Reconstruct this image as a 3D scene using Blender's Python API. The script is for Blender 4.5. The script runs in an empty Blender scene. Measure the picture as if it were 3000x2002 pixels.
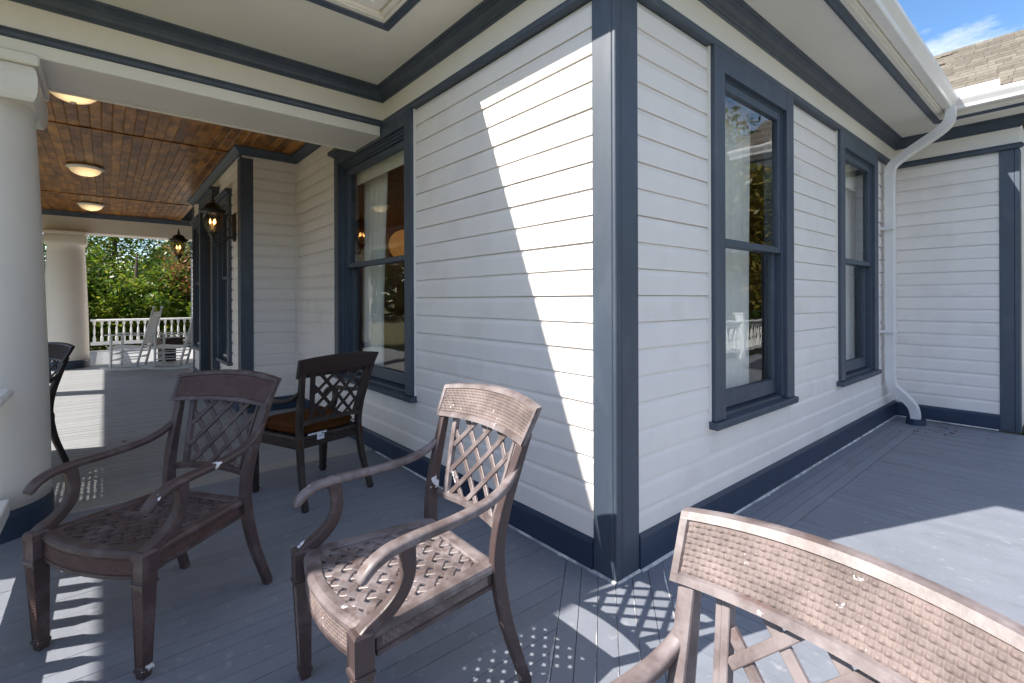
import bpy, bmesh, math, random
import numpy as np
from mathutils import Vector, Matrix
R = math.radians
random.seed(7); rng = np.random.default_rng(7)
scene = bpy.context.scene
COL = scene.collection

# ---------------------------------------------------------------- camera
ROLL = 0.0035
cam_d = bpy.data.cameras.new('camera'); cam = bpy.data.objects.new('camera', cam_d); COL.objects.link(cam)
cam_d.sensor_width = 36.0; cam_d.lens = 1417.6/3000*36; cam_d.clip_start = 0.05; cam_d.clip_end = 900
cam_d.shift_y = -121/3000
CAM = Vector((1.357, -1.745, 1.27))
fwd = Vector((-math.cos(R(40)), math.sin(R(40)), 0)); right = Vector((math.sin(R(40)), math.cos(R(40)), 0)); up = Vector((0, 0, 1))
r2 = (right*math.cos(ROLL) - up*math.sin(ROLL)*1.0)
u2 = r2.cross(fwd)
M = Matrix((r2, u2, -fwd)).transposed().to_4x4(); M.translation = CAM
cam.matrix_world = M
scene.camera = cam

# ---------------------------------------------------------------- sun and sky
SUN = Vector((-0.41, -1.0, 1.02)).normalized()
sun_d = bpy.data.lights.new('sun', 'SUN'); sun_d.energy = 4.6; sun_d.angle = R(0.53); sun_d.color = (1.0, 0.935, 0.845)
sun = bpy.data.objects.new('sun', sun_d); COL.objects.link(sun)
sun.rotation_euler = SUN.to_track_quat('Z', 'Y').to_euler(); sun.location = (0, 0, 30)
world = bpy.data.worlds.new('World'); scene.world = world; world.use_nodes = True
nt = world.node_tree; nt.nodes.clear()
def N(t, ty, **kw):
    n = t.nodes.new(ty)
    for k, v in kw.items():
        setattr(n, k, v)
    return n
sky = N(nt, 'ShaderNodeTexSky', sky_type='NISHITA', sun_disc=False)
sky.sun_elevation = math.asin(SUN.z); sky.sun_rotation = math.atan2(SUN.x, SUN.y) % (2*math.pi)
sky.air_density = 1.0; sky.dust_density = 0.15; sky.ozone_density = 3.0
tc = N(nt, 'ShaderNodeTexCoord'); mp = N(nt, 'ShaderNodeMapping'); mp.inputs['Scale'].default_value = (1.3, 2.6, 5.0); mp.inputs['Rotation'].default_value = (0.2, 0.3, 0.5)
nz = N(nt, 'ShaderNodeTexNoise'); nz.inputs['Scale'].default_value = 1.6; nz.inputs['Detail'].default_value = 9; nz.inputs['Roughness'].default_value = 0.62
rp = N(nt, 'ShaderNodeValToRGB'); rp.color_ramp.elements[0].position = 0.47; rp.color_ramp.elements[1].position = 0.80
rp.color_ramp.elements[1].color = (0.75, 0.75, 0.75, 1)
mx = N(nt, 'ShaderNodeMix', data_type='RGBA'); mx.inputs['B'].default_value = (15.0, 13.2, 11.2, 1)  # bright warm cloud, added over the whole sky for neutral fill light
bg = N(nt, 'ShaderNodeBackground'); bg.inputs['Strength'].default_value = 0.11
wo = N(nt, 'ShaderNodeOutputWorld')
L = nt.links.new
L(tc.outputs['Generated'], mp.inputs['Vector']); L(mp.outputs[0], nz.inputs['Vector']); L(nz.outputs['Fac'], rp.inputs[0])
L(rp.outputs['Color'], mx.inputs['Factor']); hs = N(nt, 'ShaderNodeHueSaturation'); hs.inputs['Saturation'].default_value = 1.12; L(sky.outputs[0], hs.inputs['Color']); L(hs.outputs[0], mx.inputs['A']); L(mx.outputs['Result'], bg.inputs['Color']); L(bg.outputs[0], wo.inputs[0])
scene.view_settings.view_transform = 'Standard'; scene.view_settings.look = 'None'
scene.view_settings.exposure = 1.15; scene.view_settings.gamma = 1.0; scene.view_settings.use_curve_mapping = False
scene.cycles.max_bounces = 8; scene.cycles.diffuse_bounces = 4; scene.cycles.transparent_max_bounces = 12

# ---------------------------------------------------------------- materials
MATS = {}
def mat(name, col, rough=0.5, spec=0.5, metal=0.0, noise=None, bump=None, rnd=0.0, coat=0.0):
    """noise=(scale, amount, stretch) colour variation; bump=(scale, strength, stretch)."""
    m = bpy.data.materials.new(name); m.use_nodes = True; t = m.node_tree
    b = t.nodes['Principled BSDF']; b.inputs['Roughness'].default_value = rough
    b.inputs['Specular IOR Level'].default_value = spec; b.inputs['Metallic'].default_value = metal
    b.inputs['Coat Weight'].default_value = coat; b.inputs['Coat Roughness'].default_value = 0.15
    b.inputs['Base Color'].default_value = (*col, 1)
    l = t.links.new
    co = N(t, 'ShaderNodeTexCoord')
    cur = None
    if noise:
        mpn = N(t, 'ShaderNodeMapping'); mpn.inputs['Scale'].default_value = noise[2]; l(co.outputs['Object'], mpn.inputs[0])
        n = N(t, 'ShaderNodeTexNoise'); n.inputs['Scale'].default_value = noise[0]; n.inputs['Detail'].default_value = 6; n.inputs['Roughness'].default_value = 0.65
        l(mpn.outputs[0], n.inputs['Vector'])
        mr = N(t, 'ShaderNodeMapRange'); mr.inputs['From Min'].default_value = 0.3; mr.inputs['From Max'].default_value = 0.7
        mr.inputs['To Min'].default_value = 1-noise[1]; mr.inputs['To Max'].default_value = 1+noise[1]; l(n.outputs['Fac'], mr.inputs['Value'])
        cur = mr.outputs[0]
    if rnd:
        oi = N(t, 'ShaderNodeObjectInfo'); mr2 = N(t, 'ShaderNodeMapRange'); mr2.inputs['To Min'].default_value = 1-rnd; mr2.inputs['To Max'].default_value = 1+rnd
        l(oi.outputs['Random'], mr2.inputs['Value'])
        if cur is None: cur = mr2.outputs[0]
        else:
            mm = N(t, 'ShaderNodeMath', operation='MULTIPLY'); l(cur, mm.inputs[0]); l(mr2.outputs[0], mm.inputs[1]); cur = mm.outputs[0]
    if cur is not None:
        vm = N(t, 'ShaderNodeVectorMath', operation='SCALE'); vm.inputs[0].default_value = col; l(cur, vm.inputs['Scale']); l(vm.outputs[0], b.inputs['Base Color'])
    if bump:
        mpb = N(t, 'ShaderNodeMapping'); mpb.inputs['Scale'].default_value = bump[2]; l(co.outputs['Object'], mpb.inputs[0])
        n2 = N(t, 'ShaderNodeTexNoise'); n2.inputs['Scale'].default_value = bump[0]; n2.inputs['Detail'].default_value = 5; l(mpb.outputs[0], n2.inputs['Vector'])
        bp = N(t, 'ShaderNodeBump'); bp.inputs['Strength'].default_value = bump[1]; bp.inputs['Distance'].default_value = 0.004
        l(n2.outputs['Fac'], bp.inputs['Height']); l(bp.outputs[0], b.inputs['Normal'])
    MATS[name] = m
    return m
def add_patches(m, col, scale, lo, hi, rough=0.7, stretch=(1, 1, 1), off=0.0):
    """flaking spots of another colour with a shape of their own"""
    t = m.node_tree; l = t.links.new; b = t.nodes['Principled BSDF']
    co = N(t, 'ShaderNodeTexCoord'); oi = N(t, 'ShaderNodeObjectInfo'); ad = N(t, 'ShaderNodeVectorMath', operation='ADD')
    sc = N(t, 'ShaderNodeVectorMath', operation='SCALE'); sc.inputs[0].default_value = (13.1+off, 7.7, 3.3); l(oi.outputs['Random'], sc.inputs['Scale'])
    mp = N(t, 'ShaderNodeMapping'); mp.inputs['Scale'].default_value = stretch
    l(co.outputs['Object'], mp.inputs[0]); l(mp.outputs[0], ad.inputs[0]); l(sc.outputs[0], ad.inputs[1])
    n = N(t, 'ShaderNodeTexNoise'); n.inputs['Scale'].default_value = scale; n.inputs['Detail'].default_value = 7; n.inputs['Roughness'].default_value = 0.6; l(ad.outputs[0], n.inputs['Vector'])
    mr = N(t, 'ShaderNodeMapRange'); mr.inputs['From Min'].default_value = lo; mr.inputs['From Max'].default_value = hi; l(n.outputs['Fac'], mr.inputs['Value'])
    mx = N(t, 'ShaderNodeMix', data_type='RGBA'); l(mr.outputs[0], mx.inputs['Factor'])
    inp = b.inputs['Base Color']
    if inp.is_linked: l(inp.links[0].from_socket, mx.inputs['A'])
    else: mx.inputs['A'].default_value = inp.default_value
    mx.inputs['B'].default_value = (*col, 1); l(mx.outputs['Result'], inp)

mat('white_siding', (0.85, 0.795, 0.745), 0.42, 0.4, noise=(3.0, 0.035, (1, 1, 1)), bump=(26, 0.10, (0.5, 0.5, 4)), rnd=0.012)
add_patches(MATS['white_siding'], (0.66, 0.61, 0.56), 2.2, 0.54, 0.95, stretch=(1, 1, 0.6)); add_patches(MATS['white_siding'], (0.45, 0.42, 0.38), 60, 0.765, 0.775)
mat('white_trim', (0.80, 0.755, 0.69), 0.45, 0.4, noise=(2.0, 0.04, (1, 1, 1)), bump=(40, 0.05, (1, 1, 1)))
mat('cream_soffit', (0.76, 0.735, 0.66), 0.6, 0.3, noise=(1.2, 0.05, (1, 1, 1)), bump=(30, 0.06, (1, 1, 1)))
mat('white_gutter', (0.80, 0.78, 0.76), 0.35, 0.5, noise=(3.5, 0.05, (1, 1, 1)))
add_patches(MATS['white_gutter'], (0.55, 0.50, 0.42), 5, 0.70, 0.95, stretch=(1, 1, 0.4))
mat('blue_trim', (0.038, 0.056, 0.085), 0.52, 0.85, noise=(6, 0.14, (1, 1, 0.3)), bump=(55, 0.14, (1, 1, 0.25)))
add_patches(MATS['blue_trim'], (0.075, 0.096, 0.128), 9, 0.52, 0.85, stretch=(1, 1, 0.35)); add_patches(MATS['blue_trim'], (0.30, 0.32, 0.34), 40, 0.755, 0.765)
mat('blue_base', (0.026, 0.044, 0.082), 0.42, 0.5, noise=(5, 0.12, (1, 1, 1)), bump=(30, 0.08, (1, 1, 1)))
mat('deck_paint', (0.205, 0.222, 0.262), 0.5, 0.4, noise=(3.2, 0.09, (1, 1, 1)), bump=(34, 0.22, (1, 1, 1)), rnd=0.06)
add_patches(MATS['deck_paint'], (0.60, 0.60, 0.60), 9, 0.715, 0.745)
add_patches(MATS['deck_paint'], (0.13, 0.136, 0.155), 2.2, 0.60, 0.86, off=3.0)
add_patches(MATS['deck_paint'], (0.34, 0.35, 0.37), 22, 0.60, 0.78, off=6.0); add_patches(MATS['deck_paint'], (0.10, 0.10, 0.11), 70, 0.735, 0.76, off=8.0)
mat('gap_dark', (0.02, 0.02, 0.024), 0.9, 0.1)
mat('porch_board', (0.295, 0.305, 0.32), 0.5, 0.4, noise=(4, 0.08, (1, 1, 1)), bump=(40, 0.12, (1, 0.15, 1)), rnd=0.06)
mat('threshold', (0.36, 0.35, 0.33), 0.55, 0.3, noise=(5, 0.12, (1, 1, 1)))
mat('wood_floor', (0.28, 0.12, 0.04), 0.35, 0.4, noise=(6, 0.3, (1, 1, 1)))
mat('room_wall', (0.33, 0.19, 0.085), 0.7, 0.2, noise=(2, 0.25, (1, 1, 1)))
mat('orange_wood', (0.34, 0.135, 0.032), 0.35, 0.5, noise=(8, 0.25, (1, 1, 0.2)))
mat('curtain', (0.78, 0.76, 0.71), 0.85, 0.1, noise=(4, 0.05, (1, 1, 1)))
mat('shade_cloth', (0.72, 0.70, 0.60), 0.8, 0.1)
mat('black_iron', (0.022, 0.017, 0.014), 0.38, 0.5, noise=(30, 0.3, (1, 1, 1)), bump=(90, 0.15, (1, 1, 1)))
mat('rock_white', (0.66, 0.66, 0.64), 0.5, 0.4, noise=(9, 0.06, (1, 1, 1)))
mat('rail_white', (0.80, 0.80, 0.79), 0.45, 0.4, noise=(5, 0.04, (1, 1, 1)))
mat('dark_table', (0.04, 0.018, 0.014), 0.4, 0.5)
mat('cushion', (0.085, 0.032, 0.010), 0.9, 0.1, noise=(30, 0.2, (1, 1, 1)), bump=(260, 0.6, (1, 1, 1)))
mat('tag_paper', (0.72, 0.76, 0.80), 0.7, 0.2)
mat('tag_blue', (0.03, 0.14, 0.25), 0.7, 0.2)
mat('caulk', (0.62, 0.62, 0.60), 0.8, 0.2, noise=(30, 0.25, (1, 1, 1)))
add_patches(MATS['caulk'], (0.26, 0.27, 0.31), 7, 0.44, 0.62)
mat('bark', (0.10, 0.075, 0.055), 0.9, 0.1, noise=(12, 0.3, (1, 1, 0.2)), bump=(20, 0.6, (1, 1, 0.2)))
mat('dead_leaf', (0.20, 0.075, 0.03), 0.8, 0.2, rnd=0.4)
mat('terracotta', (0.42, 0.10, 0.05), 0.8, 0.2, noise=(6, 0.2, (1, 1, 1)))
mat('red_brick', (0.32, 0.10, 0.06), 0.85, 0.2, noise=(14, 0.25, (1, 1, 1)))
mat('lampshade', (0.75, 0.70, 0.55), 0.8, 0.1)
mat('amber_shade', (0.50, 0.22, 0.04), 0.6, 0.3)
for nm, c in (('shingle_a', (0.165, 0.147, 0.120)), ('shingle_b', (0.140, 0.124, 0.102)), ('shingle_c', (0.188, 0.168, 0.138))):
    mat(nm, c, 0.95, 0.1, noise=(45, 0.22, (1, 1, 1)), bump=(150, 0.5, (1, 1, 1)), rnd=0.08)
# lawn
mat('lawn', (0.175, 0.165, 0.085), 0.95, 0.1, noise=(3, 0.4, (1, 1, 1)), bump=(60, 1.0, (1, 1, 1)))
def leafmat(name, cols, trans=0.35):
    m = bpy.data.materials.new(name); m.use_nodes = True; t = m.node_tree; l = t.links.new
    b = t.nodes['Principled BSDF']; b.inputs['Roughness'].default_value = 0.38
    g = N(t, 'ShaderNodeNewGeometry'); rp = N(t, 'ShaderNodeValToRGB'); cr = rp.color_ramp
    cr.elements[0].color = (*cols[0], 1); cr.elements[1].color = (*cols[-1], 1)
    for i, c in enumerate(cols[1:-1]):
        e = cr.elements.new((i+1)/(len(cols)-1)); e.color = (*c, 1)
    l(g.outputs['Random Per Island'], rp.inputs[0]); l(rp.outputs[0], b.inputs['Base Color'])
    tr = N(t, 'ShaderNodeBsdfTranslucent'); l(rp.outputs[0], tr.inputs['Color'])
    mx = N(t, 'ShaderNodeMixShader'); mx.inputs[0].default_value = trans
    l(b.outputs[0], mx.inputs[1]); l(tr.outputs[0], mx.inputs[2]); l(mx.outputs[0], t.nodes['Material Output'].inputs['Surface'])
    MATS[name] = m
leafmat('leaf_green', [(0.03, 0.075, 0.008), (0.07, 0.15, 0.012), (0.15, 0.24, 0.016), (0.22, 0.28, 0.03), (0.26, 0.25, 0.035)], 0.5)
leafmat('leaf_dark', [(0.018, 0.04, 0.010), (0.03, 0.075, 0.014), (0.06, 0.12, 0.02)])
leafmat('leaf_red', [(0.34, 0.12, 0.06), (0.40, 0.18, 0.09), (0.16, 0.13, 0.03), (0.10, 0.17, 0.02), (0.16, 0.24, 0.03)], 0.45)
leafmat('leaf_yellow', [(0.12, 0.13, 0.02), (0.22, 0.19, 0.03), (0.30, 0.22, 0.05), (0.07, 0.10, 0.02)])
# glass
def glassmat(name, ior=0.08, tint=(0.92, 0.94, 0.93)):
    m = bpy.data.materials.new(name); m.use_nodes = True; t = m.node_tree; l = t.links.new; t.nodes.clear()
    o = N(t, 'ShaderNodeOutputMaterial'); ge = N(t, 'ShaderNodeNewGeometry'); dt = N(t, 'ShaderNodeVectorMath', operation='DOT_PRODUCT')
    l(ge.outputs['Incoming'], dt.inputs[0]); l(ge.outputs['Normal'], dt.inputs[1])
    ab = N(t, 'ShaderNodeMath', operation='ABSOLUTE'); l(dt.outputs['Value'], ab.inputs[0])
    iv = N(t, 'ShaderNodeMath', operation='SUBTRACT'); iv.inputs[0].default_value = 1.0; l(ab.outputs[0], iv.inputs[1])
    pw = N(t, 'ShaderNodeMath', operation='POWER'); pw.inputs[1].default_value = 5.0; l(iv.outputs[0], pw.inputs[0])
    fr = N(t, 'ShaderNodeMath', operation='MULTIPLY_ADD'); fr.inputs[1].default_value = 1-ior; fr.inputs[2].default_value = ior; l(pw.outputs[0], fr.inputs[0])
    co = N(t, 'ShaderNodeTexCoord'); n = N(t, 'ShaderNodeTexNoise'); n.inputs['Scale'].default_value = 3.0; n.inputs['Detail'].default_value = 2; l(co.outputs['Object'], n.inputs['Vector'])
    bp = N(t, 'ShaderNodeBump'); bp.inputs['Strength'].default_value = 0.10; bp.inputs['Distance'].default_value = 0.01; l(n.outputs['Fac'], bp.inputs['Height'])
    gl = N(t, 'ShaderNodeBsdfGlossy'); gl.inputs['Roughness'].default_value = 0.0; gl.inputs['Color'].default_value = (0.95, 0.97, 0.97, 1); l(bp.outputs[0], gl.inputs['Normal'])
    tr = N(t, 'ShaderNodeBsdfTransparent'); tr.inputs['Color'].default_value = (*tint, 1)
    mx = N(t, 'ShaderNodeMixShader'); l(fr.outputs[0], mx.inputs[0]); l(tr.outputs[0], mx.inputs[1]); l(gl.outputs[0], mx.inputs[2]); l(mx.outputs[0], o.inputs['Surface'])
    MATS[name] = m
glassmat('window_glass', 0.085)
glassmat('lantern_glass', 0.05, (0.80, 0.70, 0.52))
def emit(name, col, s, base=None):
    m = bpy.data.materials.new(name); m.use_nodes = True; b = m.node_tree.nodes['Principled BSDF']
    b.inputs['Base Color'].default_value = (*(base or col), 1); b.inputs['Emission Color'].default_value = (*col, 1); b.inputs['Emission Strength'].default_value = s
    MATS[name] = m
emit('bulb', (1.0, 0.55, 0.2), 5.0); emit('amber_glow', (1.0, 0.42, 0.09), 0.09, (0.5, 0.22, 0.04))
# alabaster bowl lit from inside by its bulb
def bowlmat():
    m = bpy.data.materials.new('alabaster'); m.use_nodes = True; t = m.node_tree; l = t.links.new; b = t.nodes['Principled BSDF']
    b.inputs['Base Color'].default_value = (0.80, 0.70, 0.52, 1); b.inputs['Roughness'].default_value = 0.35
    co = N(t, 'ShaderNodeTexCoord'); ln = N(t, 'ShaderNodeVectorMath', operation='LENGTH')
    ad = N(t, 'ShaderNodeVectorMath', operation='SUBTRACT'); ad.inputs[1].default_value = (0.045, 0.02, -0.06); l(co.outputs['Object'], ad.inputs[0]); l(ad.outputs[0], ln.inputs[0])
    mr = N(t, 'ShaderNodeMapRange'); mr.inputs['From Min'].default_value = 0.03; mr.inputs['From Max'].default_value = 0.14; mr.inputs['To Min'].default_value = 0.9; mr.inputs['To Max'].default_value = 0.16
    l(ln.outputs['Value'], mr.inputs['Value']); b.inputs['Emission Color'].default_value = (1.0, 0.66, 0.30, 1); l(mr.outputs[0], b.inputs['Emission Strength'])
    MATS['alabaster'] = m
bowlmat()
# varnished plank ceiling
def ceilmat():
    m = bpy.data.materials.new('varnished_wood'); m.use_nodes = True; t = m.node_tree; l = t.links.new; b = t.nodes['Principled BSDF']
    b.inputs['Specular IOR Level'].default_value = 0.3; b.inputs['Roughness'].default_value = 0.42; b.inputs['Coat Weight'].default_value = 0.06; b.inputs['Coat Roughness'].default_value = 0.28
    co = N(t, 'ShaderNodeTexCoord'); oi = N(t, 'ShaderNodeObjectInfo')
    sc = N(t, 'ShaderNodeVectorMath', operation='SCALE'); sc.inputs[0].default_value = (31, 17, 9); l(oi.outputs['Random'], sc.inputs['Scale'])
    ad = N(t, 'ShaderNodeVectorMath', operation='ADD'); l(co.outputs['Object'], ad.inputs[0]); l(sc.outputs[0], ad.inputs[1])
    mp = N(t, 'ShaderNodeMapping'); mp.inputs['Scale'].default_value = (2.6, 5, 5); l(ad.outputs[0], mp.inputs[0])
    n1 = N(t, 'ShaderNodeTexNoise'); n1.inputs['Scale'].default_value = 1.6; n1.inputs['Detail'].default_value = 5; l(mp.outputs[0], n1.inputs['Vector'])
    mp2 = N(t, 'ShaderNodeMapping'); mp2.inputs['Scale'].default_value = (3, 60, 30); l(ad.outputs[0], mp2.inputs[0])
    n2 = N(t, 'ShaderNodeTexNoise'); n2.inputs['Scale'].default_value = 2; n2.inputs['Detail'].default_value = 6; l(mp2.outputs[0], n2.inputs['Vector'])
    mm = N(t, 'ShaderNodeMath', operation='MULTIPLY_ADD'); mm.inputs[1].default_value = 0.35; l(n2.outputs['Fac'], mm.inputs[0]); l(n1.outputs['Fac'], mm.inputs[2])
    ro = N(t, 'ShaderNodeMath', operation='MULTIPLY_ADD'); ro.inputs[1].default_value = 0.16; l(oi.outputs['Random'], ro.inputs[0]); l(mm.outputs[0], ro.inputs[2])
    rp = N(t, 'ShaderNodeValToRGB'); cr = rp.color_ramp; cr.elements[0].position = 0.50; cr.elements[0].color = (0.055, 0.020, 0.005, 1); cr.elements[1].position = 0.97; cr.elements[1].color = (0.50, 0.225, 0.045, 1)
    e = cr.elements.new(0.72); e.color = (0.215, 0.084, 0.016, 1)
    l(ro.outputs[0], rp.inputs[0])
    v = N(t, 'ShaderNodeTexVoronoi'); v.inputs['Scale'].default_value = 1.0; mp3 = N(t, 'ShaderNodeMapping'); mp3.inputs['Scale'].default_value = (2.2, 9, 9); l(ad.outputs[0], mp3.inputs[0]); l(mp3.outputs[0], v.inputs['Vector'])
    mr = N(t, 'ShaderNodeMapRange'); mr.inputs['From Min'].default_value = 0.05; mr.inputs['From Max'].default_value = 0.12; mr.inputs['To Min'].default_value = 0.15; l(v.outputs['Distance'], mr.inputs['Value'])
    vm = N(t, 'ShaderNodeVectorMath', operation='SCALE'); l(rp.outputs[0], vm.inputs[0]); l(mr.outputs[0], vm.inputs['Scale']); l(vm.outputs[0], b.inputs['Base Color'])
    MATS['varnished_wood'] = m
ceilmat()
# bronze painted cast aluminium, dusty with paint worn to white
def chairmat(name, base, dust, damt, lo, hi):
    m = mat(name, base, 0.45, 0.45, 0.0, bump=(160, 0.07, (1, 1, 1)))
    add_patches(m, dust, 10, 0.56-damt, 0.66-damt*0.4)
    add_patches(m, tuple(0.6*c+0.4*d for c, d in zip(base, (0.16, 0.085, 0.07))), 20, 0.58, 0.72, off=5)
    add_patches(m, (0.74, 0.75, 0.78), 6.5, lo, hi, off=11)
    b = m.node_tree.nodes['Principled BSDF']
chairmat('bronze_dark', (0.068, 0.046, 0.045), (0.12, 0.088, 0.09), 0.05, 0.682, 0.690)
chairmat('bronze_dusty_lit', (0.105, 0.080, 0.077), (0.222, 0.188, 0.188), 0.16, 0.672, 0.682)  # dust, plus sunlit paleness put into the colour
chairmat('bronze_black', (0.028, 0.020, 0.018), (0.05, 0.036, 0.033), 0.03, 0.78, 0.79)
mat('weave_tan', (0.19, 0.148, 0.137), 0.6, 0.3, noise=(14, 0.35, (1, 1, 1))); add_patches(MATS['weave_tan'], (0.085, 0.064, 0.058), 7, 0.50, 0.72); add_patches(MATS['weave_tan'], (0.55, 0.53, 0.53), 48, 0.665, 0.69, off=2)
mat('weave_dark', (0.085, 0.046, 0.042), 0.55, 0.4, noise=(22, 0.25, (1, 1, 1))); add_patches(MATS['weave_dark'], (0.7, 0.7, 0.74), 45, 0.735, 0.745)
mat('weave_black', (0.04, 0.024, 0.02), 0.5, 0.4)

# ---------------------------------------------------------------- helpers
def mk(name, bm, m, parent=None, smooth=False, recalc=True):
    if recalc: bmesh.ops.recalc_face_normals(bm, faces=bm.faces[:])
    me = bpy.data.meshes.new(name); bm.to_mesh(me); bm.free()
    if smooth: me.shade_smooth()
    for x in (m if isinstance(m, (list, tuple)) else [m]): me.materials.append(MATS[x])
    o = bpy.data.objects.new(name, me); COL.objects.link(o)
    if parent: o.parent = parent
    return o
def empty(name, loc=(0, 0, 0), rz=0.0):
    o = bpy.data.objects.new(name, None); COL.objects.link(o); o.location = loc; o.rotation_euler = (0, 0, rz); o.empty_display_size = 0.1
    return o
def tag(o, label, cat, group=None):
    o['label'] = label; o['category'] = cat
    if group: o['group'] = group
    return o
def inst(name, me, parent, loc=(0, 0, 0), rot=(0, 0, 0), scale=(1, 1, 1)):
    o = bpy.data.objects.new(name, me); COL.objects.link(o); o.parent = parent; o.location = loc; o.rotation_euler = rot; o.scale = scale
    return o
def copy_tree(o, parent=None):
    c = o.copy(); COL.objects.link(c); c.parent = parent
    for ch in o.children: copy_tree(ch, c)
    return c
def box(bm, x0, x1, y0, y1, z0, z1, bev=0.0, M=None):
    r = bmesh.ops.create_cube(bm, size=1.0); vs = r['verts']
    for v in vs:
        v.co = Vector((x0 if v.co.x < 0 else x1, y0 if v.co.y < 0 else y1, z0 if v.co.z < 0 else z1))
    if M is not None:
        for v in vs: v.co = M @ v.co
    if bev:
        es = list({e for v in vs for e in v.link_edges})
        bmesh.ops.bevel(bm, geom=es, offset=bev, segments=1, profile=0.5, affect='EDGES')
def BX(name, m, parent, *a, bev=0.0):
    bm = bmesh.new(); box(bm, *a, bev=bev); return mk(name, bm, m, parent)
def loft(bm, rings, closed=True, cap=True):
    vr = [[bm.verts.new(p) for p in r] for r in rings]
    n = len(vr[0])
    for i in range(len(vr)-1):
        for j in range(n if closed else n-1):
            k = (j+1) % n
            try: bm.faces.new((vr[i][j], vr[i][k], vr[i+1][k], vr[i+1][j]))
            except ValueError: pass
    if cap:
        for r in (vr[0], vr[-1]):
            try: bm.faces.new(r)
            except ValueError: pass
def moulding(bm, P0, P1, nd, prof, m0=0.0, m1=0.0):
    """closed profile (n,z) run from P0 to P1 (Vectors), n along nd, mitred ends"""
    P0 = Vector(P0); P1 = Vector(P1); nd = Vector(nd); u = (P1-P0).normalized()
    a = [P0+nd*n+Vector((0, 0, z))+u*(n*m0) for n, z in prof]; b = [P1+nd*n+Vector((0, 0, z))+u*(n*m1) for n, z in prof]
    loft(bm, [a, b])
def lathe(bm, prof, seg=24, c=(0, 0, 0), cap=True, sq=None):
    rings = []
    for r, z in prof:
        rings.append([Vector((c[0]+r*math.cos(2*math.pi*i/seg), c[1]+r*math.sin(2*math.pi*i/seg), c[2]+z)) for i in range(seg)])
    loft(bm, rings, cap=cap)
def catmull(pts, n):
    """pts: list of tuples (any dim); returns resampled smooth curve"""
    P = [np.array(p, float) for p in pts]; P = [2*P[0]-P[1]] + P + [2*P[-1]-P[-2]]; out = []
    for i in range(1, len(P)-2):
        for k in range(n):
            t = k/n
            out.append(0.5*((2*P[i])+(-P[i-1]+P[i+1])*t+(2*P[i-1]-5*P[i]+4*P[i+1]-P[i+2])*t*t+(-P[i-1]+3*P[i]-3*P[i+1]+P[i+2])*t**3))
    out.append(P[-2]); return out
def sweep(bm, path, up=(1, 0, 0), n=8, power=4.0, sec=None):
    """path rows (x,y,z,w,h): w across `up` side axis, h along the other; superellipse section"""
    rings = []
    for i, p in enumerate(path):
        a = np.array(path[max(i-1, 0)][:3]); b = np.array(path[min(i+1, len(path)-1)][:3]); t = Vector(b-a).normalized()
        s = Vector(up); s = (s-t*s.dot(t)).normalized(); q = t.cross(s)
        c = Vector(p[:3]); ring = []
        if sec is not None:
            ring = [c+s*(x*p[3])+q*(y*p[4]) for x, y in sec]
        else:
            for k in range(n):
                th = 2*math.pi*(k+0.5)/n; ct, st = math.cos(th), math.sin(th)
                ring.append(c+s*(math.copysign(abs(ct)**(2/power), ct)*p[3]*0.5)+q*(math.copysign(abs(st)**(2/power), st)*p[4]*0.5))
        rings.append(ring)
    loft(bm, rings)
def clip(poly, a, b, c):
    """keep a*x+b*y<=c"""
    out = []
    for i in range(len(poly)):
        p, q = poly[i], poly[(i+1) % len(poly)]; dp = a*p[0]+b*p[1]-c; dq = a*q[0]+b*q[1]-c
        if dp <= 0: out.append(p)
        if dp*dq < 0:
            t = dp/(dp-dq); out.append((p[0]+(q[0]-p[0])*t, p[1]+(q[1]-p[1])*t))
    return out
def prism(bm, poly, z0, z1, ch=0.0):
    if ch:
        cx = sum(p[0] for p in poly)/len(poly); cy = sum(p[1] for p in poly)/len(poly)
        top = []
        for p in poly:
            d = Vector((cx-p[0], cy-p[1])); d.normalize(); top.append((p[0]+d.x*ch, p[1]+d.y*ch))
    else: top = poly
    rings = [[Vector((*p, z0)) for p in poly], [Vector((*p, z1-ch)) for p in poly], [Vector((*p, z1)) for p in top]] if ch else [[Vector((*p, z0)) for p in poly], [Vector((*p, z1)) for p in top]]
    loft(bm, rings)

# ================================================================ SETTING
def struct(o): o['kind'] = 'structure'; return o
bm = bmesh.new()
bmesh.ops.create_grid(bm, x_segments=8, y_segments=8, size=400)
for v in bm.verts: v.co.z = -0.75
struct(mk('ground', bm, 'lawn'))

# ---- painted deck of single planks
PIT = 0.0785
bm = bmesh.new()
prism(bm, [(-2.66, 0.02), (-2.66, -2.32), (3.5, -2.32), (3.5, 11.0), (0.95, 11.0), (0.95, 4.86), (-0.02, 4.86), (-0.02, 0.02)], -0.16, -0.022)
deck = struct(mk('deck_floor', bm, 'gap_dark'))
dvec = (0.635, -0.772); dn = (0.772, 0.635)
S1, S4 = -0.2366, 0.2226       # the two seams of the diagonal corner boards
def plank(poly, parent, m, name='plank', zt=None, ch=0.0009):
    if len(poly) < 3: return
    A = 0.0
    for i in range(len(poly)):
        p, q = poly[i], poly[(i+1) % len(poly)]; A += p[0]*q[1]-q[0]*p[1]
    if abs(A) < 2e-4: return
    bm = bmesh.new(); z = (random.uniform(-0.0007, 0.0007) if zt is None else zt)
    prism(bm, poly, -0.022, z, ch)
    return mk(name, bm, m, parent)
g = 0.0005
k = 0
x = -2.56
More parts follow.
